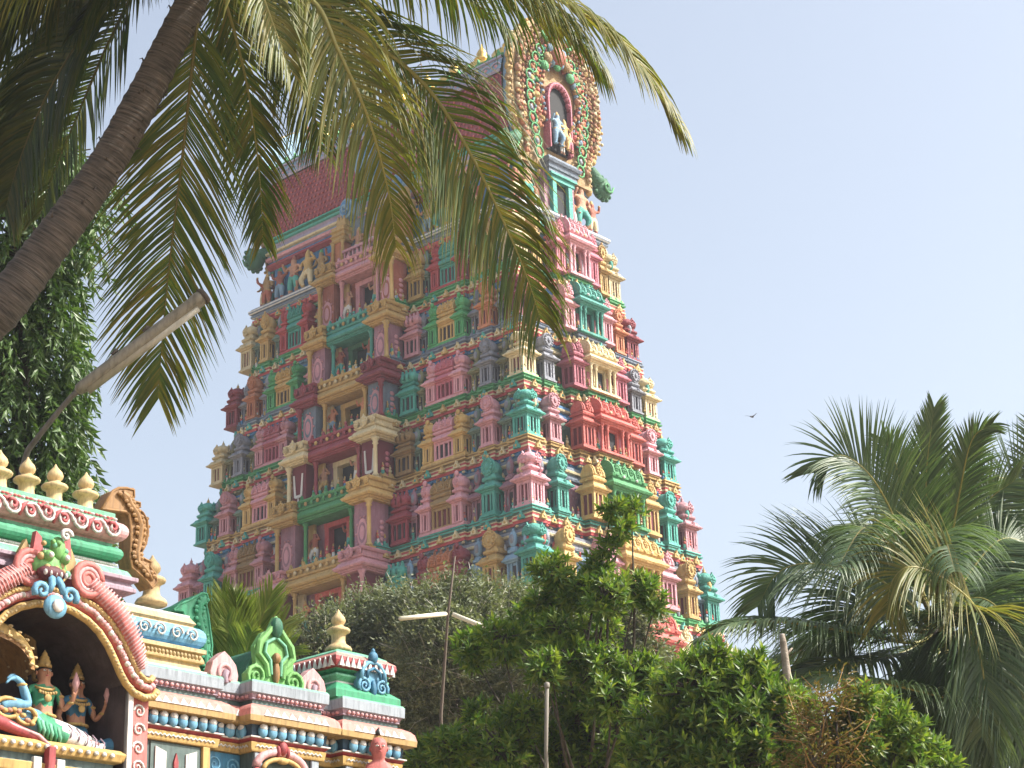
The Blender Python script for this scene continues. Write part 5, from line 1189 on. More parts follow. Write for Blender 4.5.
def smooth_path(P, n):
    """Catmull-Rom through the points"""
    P = [Vector(p) for p in P]; Q = [P[0]*2-P[1]]+P+[P[-1]*2-P[-2]]; out = []
    m_ = len(P)-1
    for i in range(n+1):
        t = i/n*m_; k = min(int(t), m_-1); t -= k; a, b, c, d = Q[k:k+4]
        out.append(.5*((2*b)+(c-a)*t+(2*a-5*b+4*c-d)*t*t+(3*b-a-3*c+d)*t**3))
    return out
def frond(parent, P, L=.9, n=80, droop=.5, fwd=.75, side=None, wd=.024, rr=.02, mats=None, start=.12, gather=.0, ragged=.12, split=0, one=None):
    """palm leaf: a rib with two rows of folded leaflets that bend under their own weight"""
    C = smooth_path(P, 40); D = [0]
    for a, b in zip(C, C[1:]): D.append(D[-1]+(b-a).length)
    tot = D[-1]; V = []; F = []; Mi = []
    up0 = Vector(side).normalized() if side is not None else None
    def at(d):
        k = 0
        while k < len(C)-2 and D[k+1] < d: k += 1
        t = (d-D[k])/max(1e-6, D[k+1]-D[k]); return C[k].lerp(C[k+1], t), (C[k+1]-C[k]).normalized()
    for i in range(n):
        t = i/(n-1); u = start+(1-start)*t; p, T = at(tot*u)
        S = (T.cross(up0) if up0 is not None else T.cross(Vector((0, 0, 1))))
        S = S.normalized() if S.length > .05 else Vector((1, 0, 0)); U = S.cross(T)
        ll = L*(.55+.45*min(1, t/.18))*(1-.62*max(0, (t-.45)/.55)**1.6)
        fw = fwd+(1.5*max(0, t-.55)**1.3)
        for sg in ((-1, 1) if one is None else (one,)):
            if rnd.random() < ragged*.4: continue
            l = ll*rnd.uniform(1-ragged, 1+ragged*.5); d = (S*sg+T*fw*rnd.uniform(.85, 1.15)+U*(.25+rnd.uniform(-.12, .12))).normalized()
            q = p.copy(); dr = droop*rnd.uniform(.7, 1.3); seg = 5; w0 = wd*rnd.uniform(.8, 1.15); base = len(V)
            for k in range(seg+1):
                s_ = k/seg; wv = w0*(.55+.9*s_ if s_ < .35 else (.87*(1-((s_-.35)/.65)**1.5)+.03))
                N_ = d.cross(T); N_ = N_.normalized() if N_.length > .05 else U
                W_ = N_.cross(d).normalized()
                V += [q+W_*wv-N_*wv*.0, q+N_*wv*.55*sg, q-W_*wv]
                q = q+d*(l/seg); d = (d+Vector((0, 0, -1))*dr*(.75+.6*s_)/seg*1.4).normalized()
            for k in range(seg):
                o = base+3*k; F += [(o, o+1, o+4, o+3), (o+1, o+2, o+5, o+4)]; Mi += [0, 0]
    mb = MB(); mb.v = [tuple(v) for v in V]; mb.f = [list(f) for f in F]; mb.m = Mi; mb.sm = [True]*len(F)
    mb.tube(C, [rr*(1.5-1.35*(i/40)) for i in range(41)], 6, 1)
    return mb.build('frond', mats or [PALM_D, RACH], parent)
def pxp(L_): return [dep(*q) for q in L_]
tocam = lambda p: (CAMP-Vector(p)).normalized()

# ---- leaning coconut palm, upper left
palm = thing('coconut_palm', 'coconut palm leaning across the top corner, dark ringed trunk and long drooping fronds', 'palm tree', (0, 0, 0), 0)
tr = [(205, -45, 13.0), (192, 0, 12.9), (168, 50, 12.8), (142, 100, 12.7), (112, 155, 12.6), (78, 206, 12.5), (40, 257, 12.4), (0, 309, 12.3), (-70, 385, 12.2)]
GS = 1.4
def pxp2(L_): return [dep(x, y, d*GS) for x, y, d in L_]
def fr2(P_, L, n, dr, fw, side=None, rr=.016, mats=None, ragged=.2, start=.12, wd=.0145, one=None): return frond(palm, pxp2(P_), L*GS, n, dr*.72, fw*1.1, one=one, side=side, wd=wd, rr=rr*GS*.8, mats=mats, ragged=ragged, start=start)
TP_ = pxp2(tr); g0 = TP_[-1]; TP_ += [Vector((g0.x-.6, g0.y-.8, g0.z-2.4)), Vector((g0.x-.9, g0.y-1.2, 2.0)), Vector((g0.x-.95, g0.y-1.3, -.1))]
C = smooth_path(TP_, 150); m = MB(); rads = []
for i in range(151): rads.append((.14+.0003*min(i, 60)+.0009*max(0, i-60))*(1+(.035 if i % 3 == 0 else -.012)+rnd.uniform(-.012, .012)))
m.tube(C, rads, 20, 0)
for k in range(60):   # torn fibres and old leaf stubs on the bark
    i = rnd.randrange(2, 80); a = rnd.uniform(0, 2*PI); T = (C[i+1]-C[i]).normalized(); o1 = T.orthogonal().normalized(); o2 = T.cross(o1); r_ = o1*math.cos(a)+o2*math.sin(a)
    m.tube([C[i]+r_*rads[i]*.95, C[i]+r_*(rads[i]+.02)-T*.02, C[i]+r_*(rads[i]+rnd.uniform(.02, .045))-T*rnd.uniform(-.03, .06)], [.012, .007, .002], 4, 0)
me = m.mesh('trunk', [BARKP]); uv = me.uv_layers.new(name='UVMap')
for p in me.polygons:
    for li in p.loop_indices: vi = me.loops[li].vertex_index; uv.data[li].uv = ((vi % 20)/20, (vi//20)/150)
obj('trunk', me, palm)
K = dict(mats=[PALM_D, RACH])
cs = -cf      # leaf planes roughly face the viewer where the photograph shows both rows
fr2([(206, -40, 13), (200, 0, 12.9), (192, 70, 12.8), (182, 160, 12.9), (171, 250, 13), (163, 330, 13.1), (158, 398, 13.1)], .80, 150, .5, 1.0, side=cs, rr=.014, start=.16, mats=[PALM_D, RACHD])
fr2([(208, -42, 13), (262, -30, 12.6), (314, 2, 12.4), (338, 50, 12.3), (368, 118, 12.3), (388, 190, 12.4), (396, 246, 12.5)], .80, 130, 2.4, .9, side=(cs*.75+Vector((0, 0, .5))), rr=.022, mats=[PALM_Y, RACH])
fr2([(208, -42, 13), (285, -30, 13.2), (350, 26, 13.3), (420, 80, 13.4), (466, 146, 13.4), (505, 225, 13.4), (528, 280, 13.4), (540, 318, 13.4)], 1.0, 170, 2.2, .9, side=(cs*.8+Vector((0, 0, .4))), rr=.02, mats=[PALM_D, RACH])
fr2([(208, -44, 13), (300, -90, 13), (420, -70, 12.9), (520, -18, 12.8), (590, 18, 12.7), (640, 68, 12.6), (676, 122, 12.6)], .84, 170, 1.9, 1.0, side=(cs*.35+Vector((0, 0, 1))), rr=.018, mats=[PALM_Y, RACH])
fr2([(208, -44, 13), (310, -60, 13.4), (400, -35, 13.6), (470, 0, 13.8), (505, 30, 13.8)], .8, 100, 3.2, .45, side=(cs*.3+Vector((0, 0, 1))), rr=.016, ragged=.35, mats=[PALM_D, RACHD])
fr2([(206, -40, 13), (225, 0, 13.3), (246, 80, 13.5), (259, 170, 13.6), (263, 240, 13.6)], .52, 110, 1.0, 1.1, side=cs, rr=.014, ragged=.3, mats=[PALM_D, RACH])
fr2([(207, -42, 13), (245, -15, 13.5), (285, 40, 13.7), (310, 100, 13.8), (322, 150, 13.9)], .66, 100, 2.0, .8, side=(cs*.8+Vector((0, 0, .5))), rr=.016, mats=[PALM_D, RACHD])
fr2([(206, -42, 13), (230, -45, 12.4), (255, -20, 12.0), (275, 30, 11.9), (290, 70, 11.9)], .56, 90, 2.2, .8, side=(cs*.5+Vector((0, 0, .8))), rr=.015, mats=[PALM_Y, RACH])
fr2([(208, -44, 13), (300, -75, 13.2), (410, -55, 13.2), (505, -12, 13.2), (562, 22, 13.2), (596, 62, 13.2)], .85, 150, 2.4, .8, side=(cs*.3+Vector((0, 0, 1))), mats=[PALM_D, RACH])
fr2([(208, -42, 13), (290, -35, 13.8), (352, 10, 14), (402, 62, 14.1), (442, 120, 14.1), (472, 190, 14.1), (488, 238, 14.1)], .95, 140, 2.6, .8, one=1, side=(cs*.8+Vector((0, 0, .4))), mats=[PALM_D, RACHD])
fr2([(208, -42, 13), (262, -32, 13.4), (312, -5, 13.6), (350, 45, 13.7), (372, 95, 13.7)], .8, 110, 3.0, .6, one=1, side=(cs*.6+Vector((0, 0, .7))), mats=[PALM_D, RACHD])
fr2([(206, -42, 13), (216, -20, 13.6), (226, 30, 14), (232, 90, 14.2), (236, 150, 14.2)], .55, 90, 1.4, .9, side=cs, mats=[PALM_D, RACHD])
# to the left
fr2([(202, -42, 13), (150, -40, 15.4), (95, 0, 15.8), (40, 60, 16), (0, 120, 16.1), (-30, 170, 16.1)], .95, 190, 2.2, .7, side=(cs*.7+Vector((0, 0, .6))), mats=[PALM_K, RACHD], wd=.024)
fr2([(202, -44, 13), (120, -60, 15), (50, -50, 15.4), (-10, -10, 15.6), (-40, 50, 15.7)], .95, 170, 3.2, .5, side=(cs*.3+Vector((0, 0, 1))), mats=[PALM_K, RACHD], wd=.022)
fr2([(202, -44, 13), (130, -66, 13.2), (60, -45, 13.3), (10, 0, 13.4), (-20, 60, 13.4)], .9, 120, 3.4, .5, side=(cs*.4+Vector((0, 0, 1))), mats=[PALM_K, RACHD], wd=.022)
fr2([(202, -42, 13), (150, -30, 14.6), (110, 40, 15), (80, 110, 15.2), (55, 170, 15.3), (40, 215, 15.3)], .7, 120, 1.6, .8, side=(cs*.8+Vector((0, 0, .5))), mats=[PALM_K, RACHD], wd=.022)
fr2([(204, -44, 13), (140, -75, 12.6), (70, -62, 12.3), (0, -40, 12.1), (-60, 0, 12.0), (-100, 60, 12.0)], .95, 140, 3.5, .5, side=(cs*.2+Vector((0, 0, 1))), rr=.02, mats=[PALM_Y, RACH])
fr2([(204, -44, 13), (130, -50, 13.6), (60, -20, 13.8), (5, 40, 13.9), (-40, 120, 14), (-60, 180, 14)], .95, 190, 2.6, .6, side=(cs*.6+Vector((0, 0, .7))), rr=.02, mats=[PALM_K, RACHD], wd=.022)
fr2([(202, -42, 13), (150, -30, 14), (95, 20, 14.4), (50, 90, 14.6), (20, 160, 14.7), (5, 210, 14.7)], .9, 200, 1.6, .8, side=(cs*.8+Vector((0, 0, .5))), rr=.02, mats=[PALM_K, RACHD], wd=.022)
fr2([(202, -42, 13), (120, -90, 12.4), (30, -100, 12), (-50, -60, 11.8)], .95, 100, 4, .4, side=(cs*.2+Vector((0, 0, 1))), rr=.02, mats=[PALM_Y, RACH])
fr2([(202, -42, 13), (160, -50, 13.4), (110, -10, 13.6), (80, 30, 13.6)], .6, 90, 2.6, .6, side=(cs*.5+Vector((0, 0, .7))), rr=.016, mats=[PALM_K, RACHD], wd=.022)
for k in range(9):   # the far side of the crown, above the frame
    a = k*2*PI/9+.3; c0 = dep(205, -48, 18.2); o = Vector((math.cos(a), math.sin(a), 0))
    if k % 3 == 0: frond(palm, [c0, c0+o*.7+Vector((0, 0, .7)), c0+o*1.8+Vector((0, 0, 1.2)), c0+o*2.9+Vector((0, 0, 1.2))], .8, 44, 1.2, .6, rr=.02, mats=[PALM_D, RACH])
m = MB(); c0 = dep(204, -40, 18.2)
for k in range(5): a = k*1.3; p = c0+Vector((.25*math.cos(a), .25*math.sin(a), -.02)); m.blob(p, (.1, .1, .13), 0, 10, 8)
m.build('coconut', [dark_mat('coconut_husk', (90, 96, 40))], palm)

# ---- coconut palms at the right
def crown_palm(label, base, fr, extra, group, L=.9, trunk_lean=(0, 0)):
    t = thing('coconut_palm', label, 'palm tree', (0, 0, 0), 0)
    c0 = dep(*base); m = MB(); B = Vector((c0.x+trunk_lean[0], c0.y+trunk_lean[1], -.1))
    Cc = smooth_path([c0, c0.lerp(B, .3)+Vector((.1, 0, 0)), c0.lerp(B, .65), B], 40); m.tube(Cc, [.15+.003*i for i in range(41)], 12, 0); me = m.mesh('trunk', [BARKP]); uv = me.uv_layers.new(name='UVMap')
    for p in me.polygons:
        for li in p.loop_indices: vi = me.loops[li].vertex_index; uv.data[li].uv = ((vi % 12)/12, (vi//12)/60)
    obj('trunk', me, t)
    for path, LL, dr, fw, sv, mt in fr:
        sd = {'c': cs, 'u': (cs*.3+Vector((0, 0, 1))), 'm': (cs*.8+Vector((0, 0, .6)))}[sv]
        frond(t, pxp([base]+path), LL*1.15, 125, dr*.9, fw*1.15, side=sd, wd=.014, rr=.016, start=.2, mats=[PALM_Y if mt else PALM_G, RACH])
    for k in range(extra):
        a = 2*PI*k/extra+rnd.uniform(-.3, .3); e = rnd.uniform(-.5, .5); o = Vector((math.cos(a), math.sin(a), 0)); Lf = rnd.uniform(2.1, 2.9)
        frond(t, [c0, c0+o*Lf*.25+Vector((0, 0, .25+e*.5)), c0+o*Lf*.65+Vector((0, 0, .3+e)), c0+o*Lf+Vector((0, 0, -.35+e))], L, 90, 1.6, .8, wd=.014, rr=.02, start=.2, mats=[PALM_G, RACHD])
    m = MB()
    for k in range(14): a = k*2.1; p = c0+Vector((.28*math.cos(a), .28*math.sin(a), -.2-.1*(k % 3))); m.tube([c0, p, p+Vector((.12*math.cos(a), .12*math.sin(a), -.3))], [.04, .03, .01], 5, 0)
    m.build('dry_sheath', [dark_mat('dry_fibre', (128, 100, 62))], t)
    return t
crown_palm('large coconut palm with arching green fronds beside the tower, lower right', (938, 632, 22), [
    ([(930, 560, 22), (926, 480, 22), (934, 408, 22)], .5, .25, 1.5, 'c', 0),
    ([(948, 560, 22.3), (960, 490, 22.3), (972, 440, 22.2), (992, 424, 22.1)], .52, .5, 1.2, 'c', 0),
    ([(910, 560, 21.8), (888, 505, 21.6), (865, 470, 21.5), (838, 455, 21.5), (815, 472, 21.5)], .85, .6, .8, 'm', 0),
    ([(905, 600, 21.4), (872, 576, 21.2), (836, 567, 21), (801, 564, 21), (776, 575, 21), (758, 606, 21)], .85, .7, .75, 'm', 0),
    ([(975, 612, 20.5), (945, 580, 20), (912, 567, 19.8), (893, 580, 19.8), (886, 612, 19.8)], .95, 1.0, .7, 'm', 1),
    ([(912, 643, 21.5), (851, 632, 21), (781, 622, 20.7), (735, 624, 20.5), (706, 636, 20.5)], .8, 1.3, .7, 'u', 0),
    ([(960, 690, 21), (952, 698, 20.5), (887, 684, 20), (830, 678, 19.8), (800, 684, 19.8)], .8, 1.2, .7, 'u', 0),
    ([(970, 600, 21), (1000, 610, 20.5), (1030, 660, 20.3)], 1.0, 1.2, .7, 'm', 0),
    ([(965, 580, 22.5), (1000, 540, 22.8), (1035, 545, 23)], 1.0, 1.0, .7, 'm', 0),
    ([(960, 650, 21), (990, 690, 20.5), (1010, 760, 20.4)], 1.0, .8, .7, 'm', 0),
    ([(940, 680, 21.2), (940, 730, 21), (935, 790, 21)], .9, .8, .7, 'm', 0),
    ([(910, 650, 21.6), (872, 662, 21.2), (838, 664, 21), (800, 672, 20.9)], .9, 1.3, .7, 'u', 0),
    ([(925, 690, 21.3), (900, 735, 21), (872, 775, 20.9)], 1.0, .9, .7, 'm', 0),
    ([(965, 690, 21), (985, 730, 20.8), (985, 800, 20.8)], 1.0, .8, .7, 'm', 0),
    ([(985, 640, 20.6), (1020, 690, 20.3), (1040, 770, 20.3)], 1.0, .9, .7, 'm', 0),
    ([(955, 620, 20.6), (975, 640, 20.2), (985, 690, 20), (982, 735, 20)], 1.0, 1.0, .8, 'm', 0),
    ([(915, 615, 21.8), (880, 600, 21.8), (850, 612, 21.8), (832, 650, 21.8)], .9, .9, .8, 'm', 0),
    ([(950, 570, 23), (985, 505, 23.2), (1015, 480, 23.2)], .9, .6, .9, 'c', 0),
    ([(925, 560, 23), (905, 500, 23.2), (893, 455, 23.3), (884, 440, 23.3)], .6, .4, 1.3, 'c', 0),
    ([(915, 580, 22.4), (895, 540, 22.6), (880, 525, 22.7), (862, 545, 22.8)], .9, .8, .7, 'm', 0)], 8, None, 1.0)
crown_palm('second coconut palm cut off by the right edge, fronds reaching in at half height', (1062, 600, 25), [
    ([(1045, 540, 25), (1020, 490, 24.8), (1000, 478, 24.6), (985, 490, 24.6)], .9, .6, .8, 'm', 0),
    ([(1060, 520, 25), (1050, 470, 25), (1040, 430, 25)], .8, .3, 1.1, 'c', 0),
    ([(1040, 580, 24.6), (1005, 560, 24.2), (980, 575, 24)], .9, .9, .7, 'm', 0),
    ([(1040, 640, 24.6), (1015, 660, 24.2), (1000, 700, 24)], 1.0, .9, .7, 'm', 0)], 3, None, 1.0, (1.5, .5))

# ---- small feathery palm behind the shrine parapet
t = thing('young_palm', 'young palm with upright yellow green fronds behind the shrine parapet', 'palm tree')
c0 = dep(238, 712, 19); rn = random.Random(3)
for k, (px_, py_, D_) in enumerate([(222, 592, 18.9), (236, 596, 18.7), (246, 608, 19.3), (272, 592, 19.1), (262, 606, 19.5), (208, 606, 19.2), (226, 622, 18.5), (196, 640, 18.8), (284, 622, 19.3), (252, 632, 18.5), (216, 634, 19.6), (290, 648, 19), (240, 600, 20)]):
    e = dep(px_, py_, D_); mid = c0.lerp(e, .55)+Vector((0, 0, .12))
    frond(t, [c0, mid, e], .5, 70, .1, 2.2, side=cs if k % 2 else (cs+cr*.8), wd=.009, rr=.01, start=.15, mats=[leaf_mat('young_palm_leaf', [(.10, .15, .03), (.17, .22, .05), (.24, .26, .07)], .45, .4, .4) if k == 0 else bpy.data.materials['young_palm_leaf'], RACH])
m = MB(); m.tube([c0+Vector((0, 0, .05)), Vector((c0.x, c0.y, 2)), Vector((c0.x, c0.y, -.1))], [.09, .1, .12], 10, 0); m.build('trunk', [BARK], t)

# ---- broad leaved and fine leaved trees
class Leaves:
    def __init__(s): s.v = []; s.f = []
    def leaf(s, p, d, n, L, W):
        w_ = n.cross(d); w_ = w_.normalized()*W; o = len(s.v); m1 = p+d*L*.45; up = n*W*.35
        tip = p+d*L-n*L*.12
        s.v += [p, m1+w_+up, m1, m1-w_+up, tip]
        s.f += [(o, o+2, o+1), (o, o+3, o+2), (o+1, o+2, o+4), (o+2, o+3, o+4)]
    def whorl(s, p, ax, n, L, W, rn, spread=1.0):
        a = ax.orthogonal().normalized(); b = ax.cross(a); ph = rn.uniform(0, 6.28)
        for k in range(n):
            g_ = ph+k*2.4; q = spread*(.35+.9*k/n); o = a*math.cos(g_)+b*math.sin(g_)
            d = (ax*math.cos(q)+o*math.sin(q)).normalized(); nn = (ax*math.sin(q)-o*math.cos(q)).normalized()
            s.leaf(p+ax*(-.03*L*k), d, nn, L*rn.uniform(.75, 1.15), W)
    def build(s, mats, parent, name='crown'):
        me = bpy.data.meshes.new(name); me.from_pydata([tuple(v) for v in s.v], [], s.f); me.materials.append(mats)
        me.update(); return obj(name, me, parent)
def rvec(rn):
    while True:
        v = Vector((rn.uniform(-1, 1), rn.uniform(-1, 1), rn.uniform(-1, 1)))
        if .05 < v.length < 1: return v
def tree(kind, label, cat, clumps, base, D, mat, L, W, dens, seed, nl=9, fine=False, twig=None, group=None, limbs=.05, zr=None):
    """clumps: (px,py,radius_px,depth_offset). trunk and limbs run to every clump; leaves in whorls on shoots"""
    rn = random.Random(seed); t = thing(kind, label, cat, (0, 0, 0), 0, group); lv = Leaves(); m = MB(); tw = MB()
    b0 = dep(*base, D); foot_ = Vector((b0.x+.3, b0.y+.2, -.1)); hub = b0
    m.tube(smooth_path([foot_, foot_.lerp(hub, .5)+Vector((.15, -.1, 0)), hub], 10), [.22-.009*i for i in range(11)], 10, 0)
    for (px_, py_, r_, dz) in clumps:
        c = dep(px_, py_, D+dz); R = r_/FPX*(D+dz); mid = hub.lerp(c, .5)+rvec(rn)*.25-Vector((0, 0, .15))
        m.tube(smooth_path([hub, mid, c], 8), [limbs*(1.1-.11*i) for i in range(9)], 6, 0)
        ns = int(dens*(R/.5)**2)
        for k in range(ns):
            v = rvec(rn); v = v.normalized()*(.35+.65*rn.random()**.5) if not fine else v
            p = c+Vector((v.x*R*1.1, v.y*R*1.1, v.z*R))
            ax = (v.normalized()+Vector((0, 0, .7))+rvec(rn)*.5).normalized()
            if not fine:
                lv.whorl(p, ax, nl, L, W, rn, 1.1)
                if k % 2 == 0: lv.whorl(p-ax*L*.5, ax, nl-3, L*1.05, W, rn, 1.5)
                if k % 3 == 0: m.tube([c.lerp(p, .25), c.lerp(p, .7)+rvec(rn)*.05, p], [.015, .01, .006], 4, 0)
            else:
                st_ = (v.normalized()*.5+rvec(rn)*.8+Vector((0, 0, .3))).normalized(); ln = rn.uniform(.15, .42)
                for q in range(nl):
                    pp = p+st_*ln*(q/nl)+rvec(rn)*.03; d = (rvec(rn)+st_*.7).normalized(); lv.leaf(pp, d, d.orthogonal().normalized(), L*rn.uniform(.7, 1.2), W)
                if twig and k % 7 == 0: tw.tube([p-st_*ln*.6, p+st_*ln*.3+rvec(rn)*.05, p+st_*ln*.9+rvec(rn)*.08], [.008, .006, .003], 3, 0)
    m.build('trunk', [BARK], t); lv.build(mat, t)
    if twig: tw.build('twig', [twig], t)
    return t
GL = leaf_mat('glossy_leaf', [(.06, .125, .022), (.10, .19, .03), (.18, .26, .04), (.27, .32, .06)], .4, .45, .4)
FN = leaf_mat('fine_leaf', [(.10, .125, .065), (.16, .185, .105), (.26, .28, .19)], .6, .25, .3)
TW = dark_mat('pale_twig', (170, 164, 150))
tree('broadleaf_tree', 'fine leaved grey green tree with pale twigs filling the base of the tower', 'tree',
     [(330, 650, 38, 0), (372, 632, 40, 1), (415, 628, 42, 0), (462, 618, 38, -1), (500, 622, 36, 0), (545, 622, 40, 1), (590, 620, 42, 0), (622, 622, 34, 0), (345, 690, 45, 0), (400, 690, 55, 0), (460, 690, 60, -1), (520, 690, 60, 0), (580, 690, 60, 0), (630, 690, 50, 0), (430, 745, 60, 0), (500, 750, 60, 0), (380, 750, 50, 0), (300, 668, 26, 1), (560, 760, 60, 0), (440, 650, 40, -2), (560, 655, 40, -2)],
     (510, 800), 32, FN, .085, .02, 520, 11, 9, True, TW, None, .07)
tree('broadleaf_tree', 'glossy leaved tree rising in front of the tower with one tall sprig', 'tree',
     [(552, 572, 19, 0), (548, 600, 20, .3), (575, 590, 22, 0), (604, 596, 24, -.3), (636, 592, 20, 0), (655, 604, 12, 0), (612, 508, 12, 0), (632, 512, 13, .2), (622, 526, 12, 0), (610, 546, 11, 0), (600, 566, 14, 0), (500, 640, 24, 0), (470, 652, 20, .4), (530, 628, 24, .6), (560, 630, 22, -.3), (596, 634, 22, .4), (542, 668, 17, -.8), (553, 680, 12, -.8), (580, 700, 26, 0), (622, 700, 30, .4), (560, 748, 30, 0), (500, 748, 30, -.4), (455, 748, 26, -.3), (432, 762, 22, 0), (605, 748, 40, 0), (650, 705, 28, .3), (655, 668, 12, .3), (598, 668, 24, -.6), (636, 670, 22, -.6), (574, 658, 18, -.6), (612, 700, 26, -.8), (650, 690, 22, -.6), (522, 716, 20, -.3), (480, 715, 16, .2)],
     (585, 805), 20.5, GL, .125, .018, 235, 5, 9, False, None, None, .026)
tree('broadleaf_tree', 'dense dark green broadleaf tree between the tower foot and the right palm', 'tree',
     [(690, 690, 36, 0), (722, 672, 24, .3), (745, 690, 32, 0), (770, 700, 30, -.2), (700, 735, 46, 0), (755, 735, 46, -.3), (790, 722, 32, 0), (800, 755, 38, .3), (655, 725, 30, .5), (665, 760, 40, 0), (715, 652, 12, 0), (752, 660, 13, 0), (735, 768, 44, -.5), (700, 668, 18, .3)],
     (730, 810), 18, GL, .125, .018, 240, 6, 9, False, None, None, .026)
tree('broadleaf_tree', 'low leafy tree under the arching fronds of the right palm', 'tree',
     [(862, 706, 22, 0), (880, 718, 26, .2), (905, 735, 26, 0), (862, 745, 34, 0), (925, 752, 20, .2), (900, 765, 30, 0), (950, 765, 14, 0), (845, 715, 14, .2)],
     (885, 812), 17.3, GL, .12, .018, 260, 9, 9, False, None, None, .03)
YB = leaf_mat('ochre_leaf', [(.12, .11, .03), (.20, .14, .045), (.16, .10, .04), (.10, .12, .03)], .6, .3, .3)
tree('flowering_tree', 'tree with ochre brown flower spikes between two green trees', 'tree',
     [(822, 722, 20, 0), (836, 706, 14, 0), (818, 745, 26, 0), (842, 742, 22, .2), (828, 764, 26, 0), (832, 690, 7, 0), (806, 728, 10, 0), (846, 700, 7, .1)],
     (828, 815), 17.0, YB, .07, .010, 420, 13, 8, True, dark_mat('ochre_twig', (150, 118, 70)), None, .03)
# weeping column shaped tree at the left edge
t = thing('weeping_tree', 'dark weeping mast tree with hanging leaves behind the lamp at the left edge', 'tree')
WL = leaf_mat('weeping_leaf', [(.045, .10, .02), (.075, .145, .035), (.12, .19, .055)], .45, .3, .55)
lv = Leaves(); m = MB(); rn = random.Random(21); Dw = 24
edge = [(120, 60), (165, 118), (200, 112), (240, 98), (275, 82), (300, 80), (330, 84), (360, 92), (395, 86), (430, 88), (470, 94), (520, 100), (600, 110), (700, 110)]
def ew(y):
    for (a, xa), (b, xb) in zip(edge, edge[1:]):
        if y <= b: return xa+(xb-xa)*max(0, (y-a))/(b-a)
    return 110
top = dep(20, 90, Dw); b_ = dep(24, 560, Dw); m.tube([Vector((b_.x, b_.y, -.1)), b_, dep(22, 300, Dw), top], [.15, .12, .08, .03], 8, 0)
for k in range(1900):
    py_ = rn.uniform(110, 700) if k % 4 else rn.uniform(110, 520); w_ = (ew(py_)-20)*(.94+.1*math.sin(py_*.11)+.06*math.sin(py_*.37)); a = rn.uniform(0, 2*PI); q = rn.random()**.45
    c = dep(20, py_, Dw); R = w_/FPX*Dw*q; p = c+Vector((math.cos(a)*R, math.sin(a)*R, 0)); o = Vector((math.cos(a), math.sin(a), 0))
    if k % 5 == 0: m.tube([Vector((c.x, c.y, p.z+.25)), p+Vector((0, 0, .18))], [.025, .008], 4, 0)
    d = (o*.35+Vector((0, 0, -1))+rvec(rn)*.25).normalized(); ln = rn.uniform(.3, .6)
    for j in range(13):
        pp = p+d*ln*(j/13); side_ = rvec(rn).normalized(); dd = (d*.9+side_*.75+o*.1).normalized(); nn = dd.cross(rvec(rn)).normalized()
        lv.leaf(pp, dd, nn, rn.uniform(.13, .2), .024)
m.build('trunk', [BARK], t); lv.build(WL, t)

# ================================================================== POLES AND BIRD
t = thing('utility_pole', 'thin dark pole carrying two pale tube lights among the grey green leaves', 'pole')
a = dep(455, 556, 27); b = dep(448, 613.5, 27); c = dep(441, 715, 27); m = MB(); m.tube([a, b, c, Vector((c.x, c.y, -.05))], [.012, .018, .022, .03], 8, 0); m.build('pole', [dark_mat('rust_pipe', (92, 80, 70))], t)
tl = dark_mat('pale_tube', (214, 208, 186))
for p, q in (((400, 618.6, 26.4), (446, 613.8, 27)), ((453, 614.4, 27), (497, 632, 26.6))): m = MB(); m.tube(pxp([p, q]), .03, 10, 0); m.build('tube_light', [tl], t)
t = thing('support_pole', 'short thin grey metal pole standing among the glossy leaves', 'pole')
a = dep(547, 686, 19.3); m = MB(); m.tube([a, dep(546, 750, 19.3), Vector((dep(546, 750, 19.3).x, dep(546, 750, 19.3).y, -.05))], .019, 10, 0); m.lathe(a.x, a.y, [(.02, a.z-.02), (.026, a.z-.01), (.026, a.z+.03), (.005, a.z+.04)], 10, 0); m.build('pipe', [dark_mat('grey_pipe', (128, 122, 112))], t)
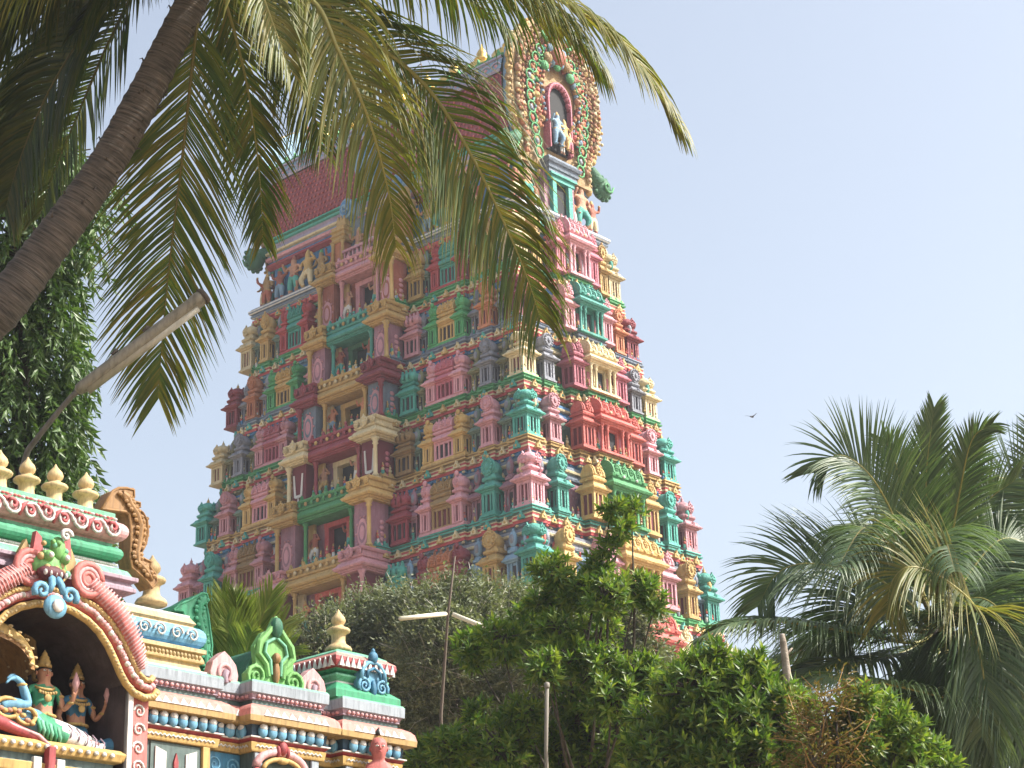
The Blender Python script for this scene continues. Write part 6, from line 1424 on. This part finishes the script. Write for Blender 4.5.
t = thing('wooden_post', 'bare weathered wooden post sticking up left of the right palm', 'post')
a = dep(782, 634, 19.2); b = dep(789, 690, 19.2); m = MB(); m.tube([a, a.lerp(b, .15), b, Vector((b.x+.25, b.y+.1, -.05))], [.024, .034, .042, .07], 9, 0)
m.tube([a.lerp(b, .4), a.lerp(b, .4)+Vector((.06, .05, .08))], [.02, .008], 5, 0); m.build('post_shaft', [bark_mat('weathered_wood', (.16, .13, .10), (.36, .31, .26))], t)
bm_ = skin_mesh('bird', {'b': ((0, 0, 0), .04), 't': ((-.1, 0, -.01), .012), 't2': ((-.17, 0, -.01), (.03, .006)), 'n': ((.06, 0, .01), .03), 'h': ((.095, 0, .02), .024), 'k': ((.13, 0, .015), .005), 'wl': ((.02, .09, .05), (.035, .008)), 'wl2': ((-.02, .19, .09), (.022, .005)), 'wl3': ((-.06, .26, .08), (.008, .003)),
    'wr': ((.02, -.09, .05), (.035, .008)), 'wr2': ((-.02, -.19, .09), (.022, .005)), 'wr3': ((-.06, -.26, .08), (.008, .003))}, [('b', 't'), ('t', 't2'), ('b', 'n'), ('n', 'h'), ('h', 'k'), ('b', 'wl'), ('wl', 'wl2'), ('wl2', 'wl3'), ('b', 'wr'), ('wr', 'wr2'), ('wr2', 'wr3')], 1)
bm_.materials.append(dark_mat('dark_feather', (52, 50, 54))); o = obj('bird', bm_, None, dep(752, 417, 75), R_(100)); tag(o, 'tiny dark bird flying alone in the empty sky', 'bird')

# ================================================================== HAZE
hm = bpy.data.materials.new('haze_air'); hm.use_nodes = True; hn = hm.node_tree; hn.nodes.remove(hn.nodes['Principled BSDF'])
pv = hn.nodes.new('ShaderNodeVolumePrincipled'); pv.inputs['Color'].default_value = (.86, .92, 1, 1); pv.inputs['Density'].default_value = .0006; pv.inputs['Anisotropy'].default_value = .2
hn.links.new(pv.outputs[0], hn.nodes['Material Output'].inputs['Volume'])
m = MB(); m.box(-3005, 3005, -3005, 3005, -1.2, 43.5); o = m.build('haze', [hm]); tag(o, kind='stuff')
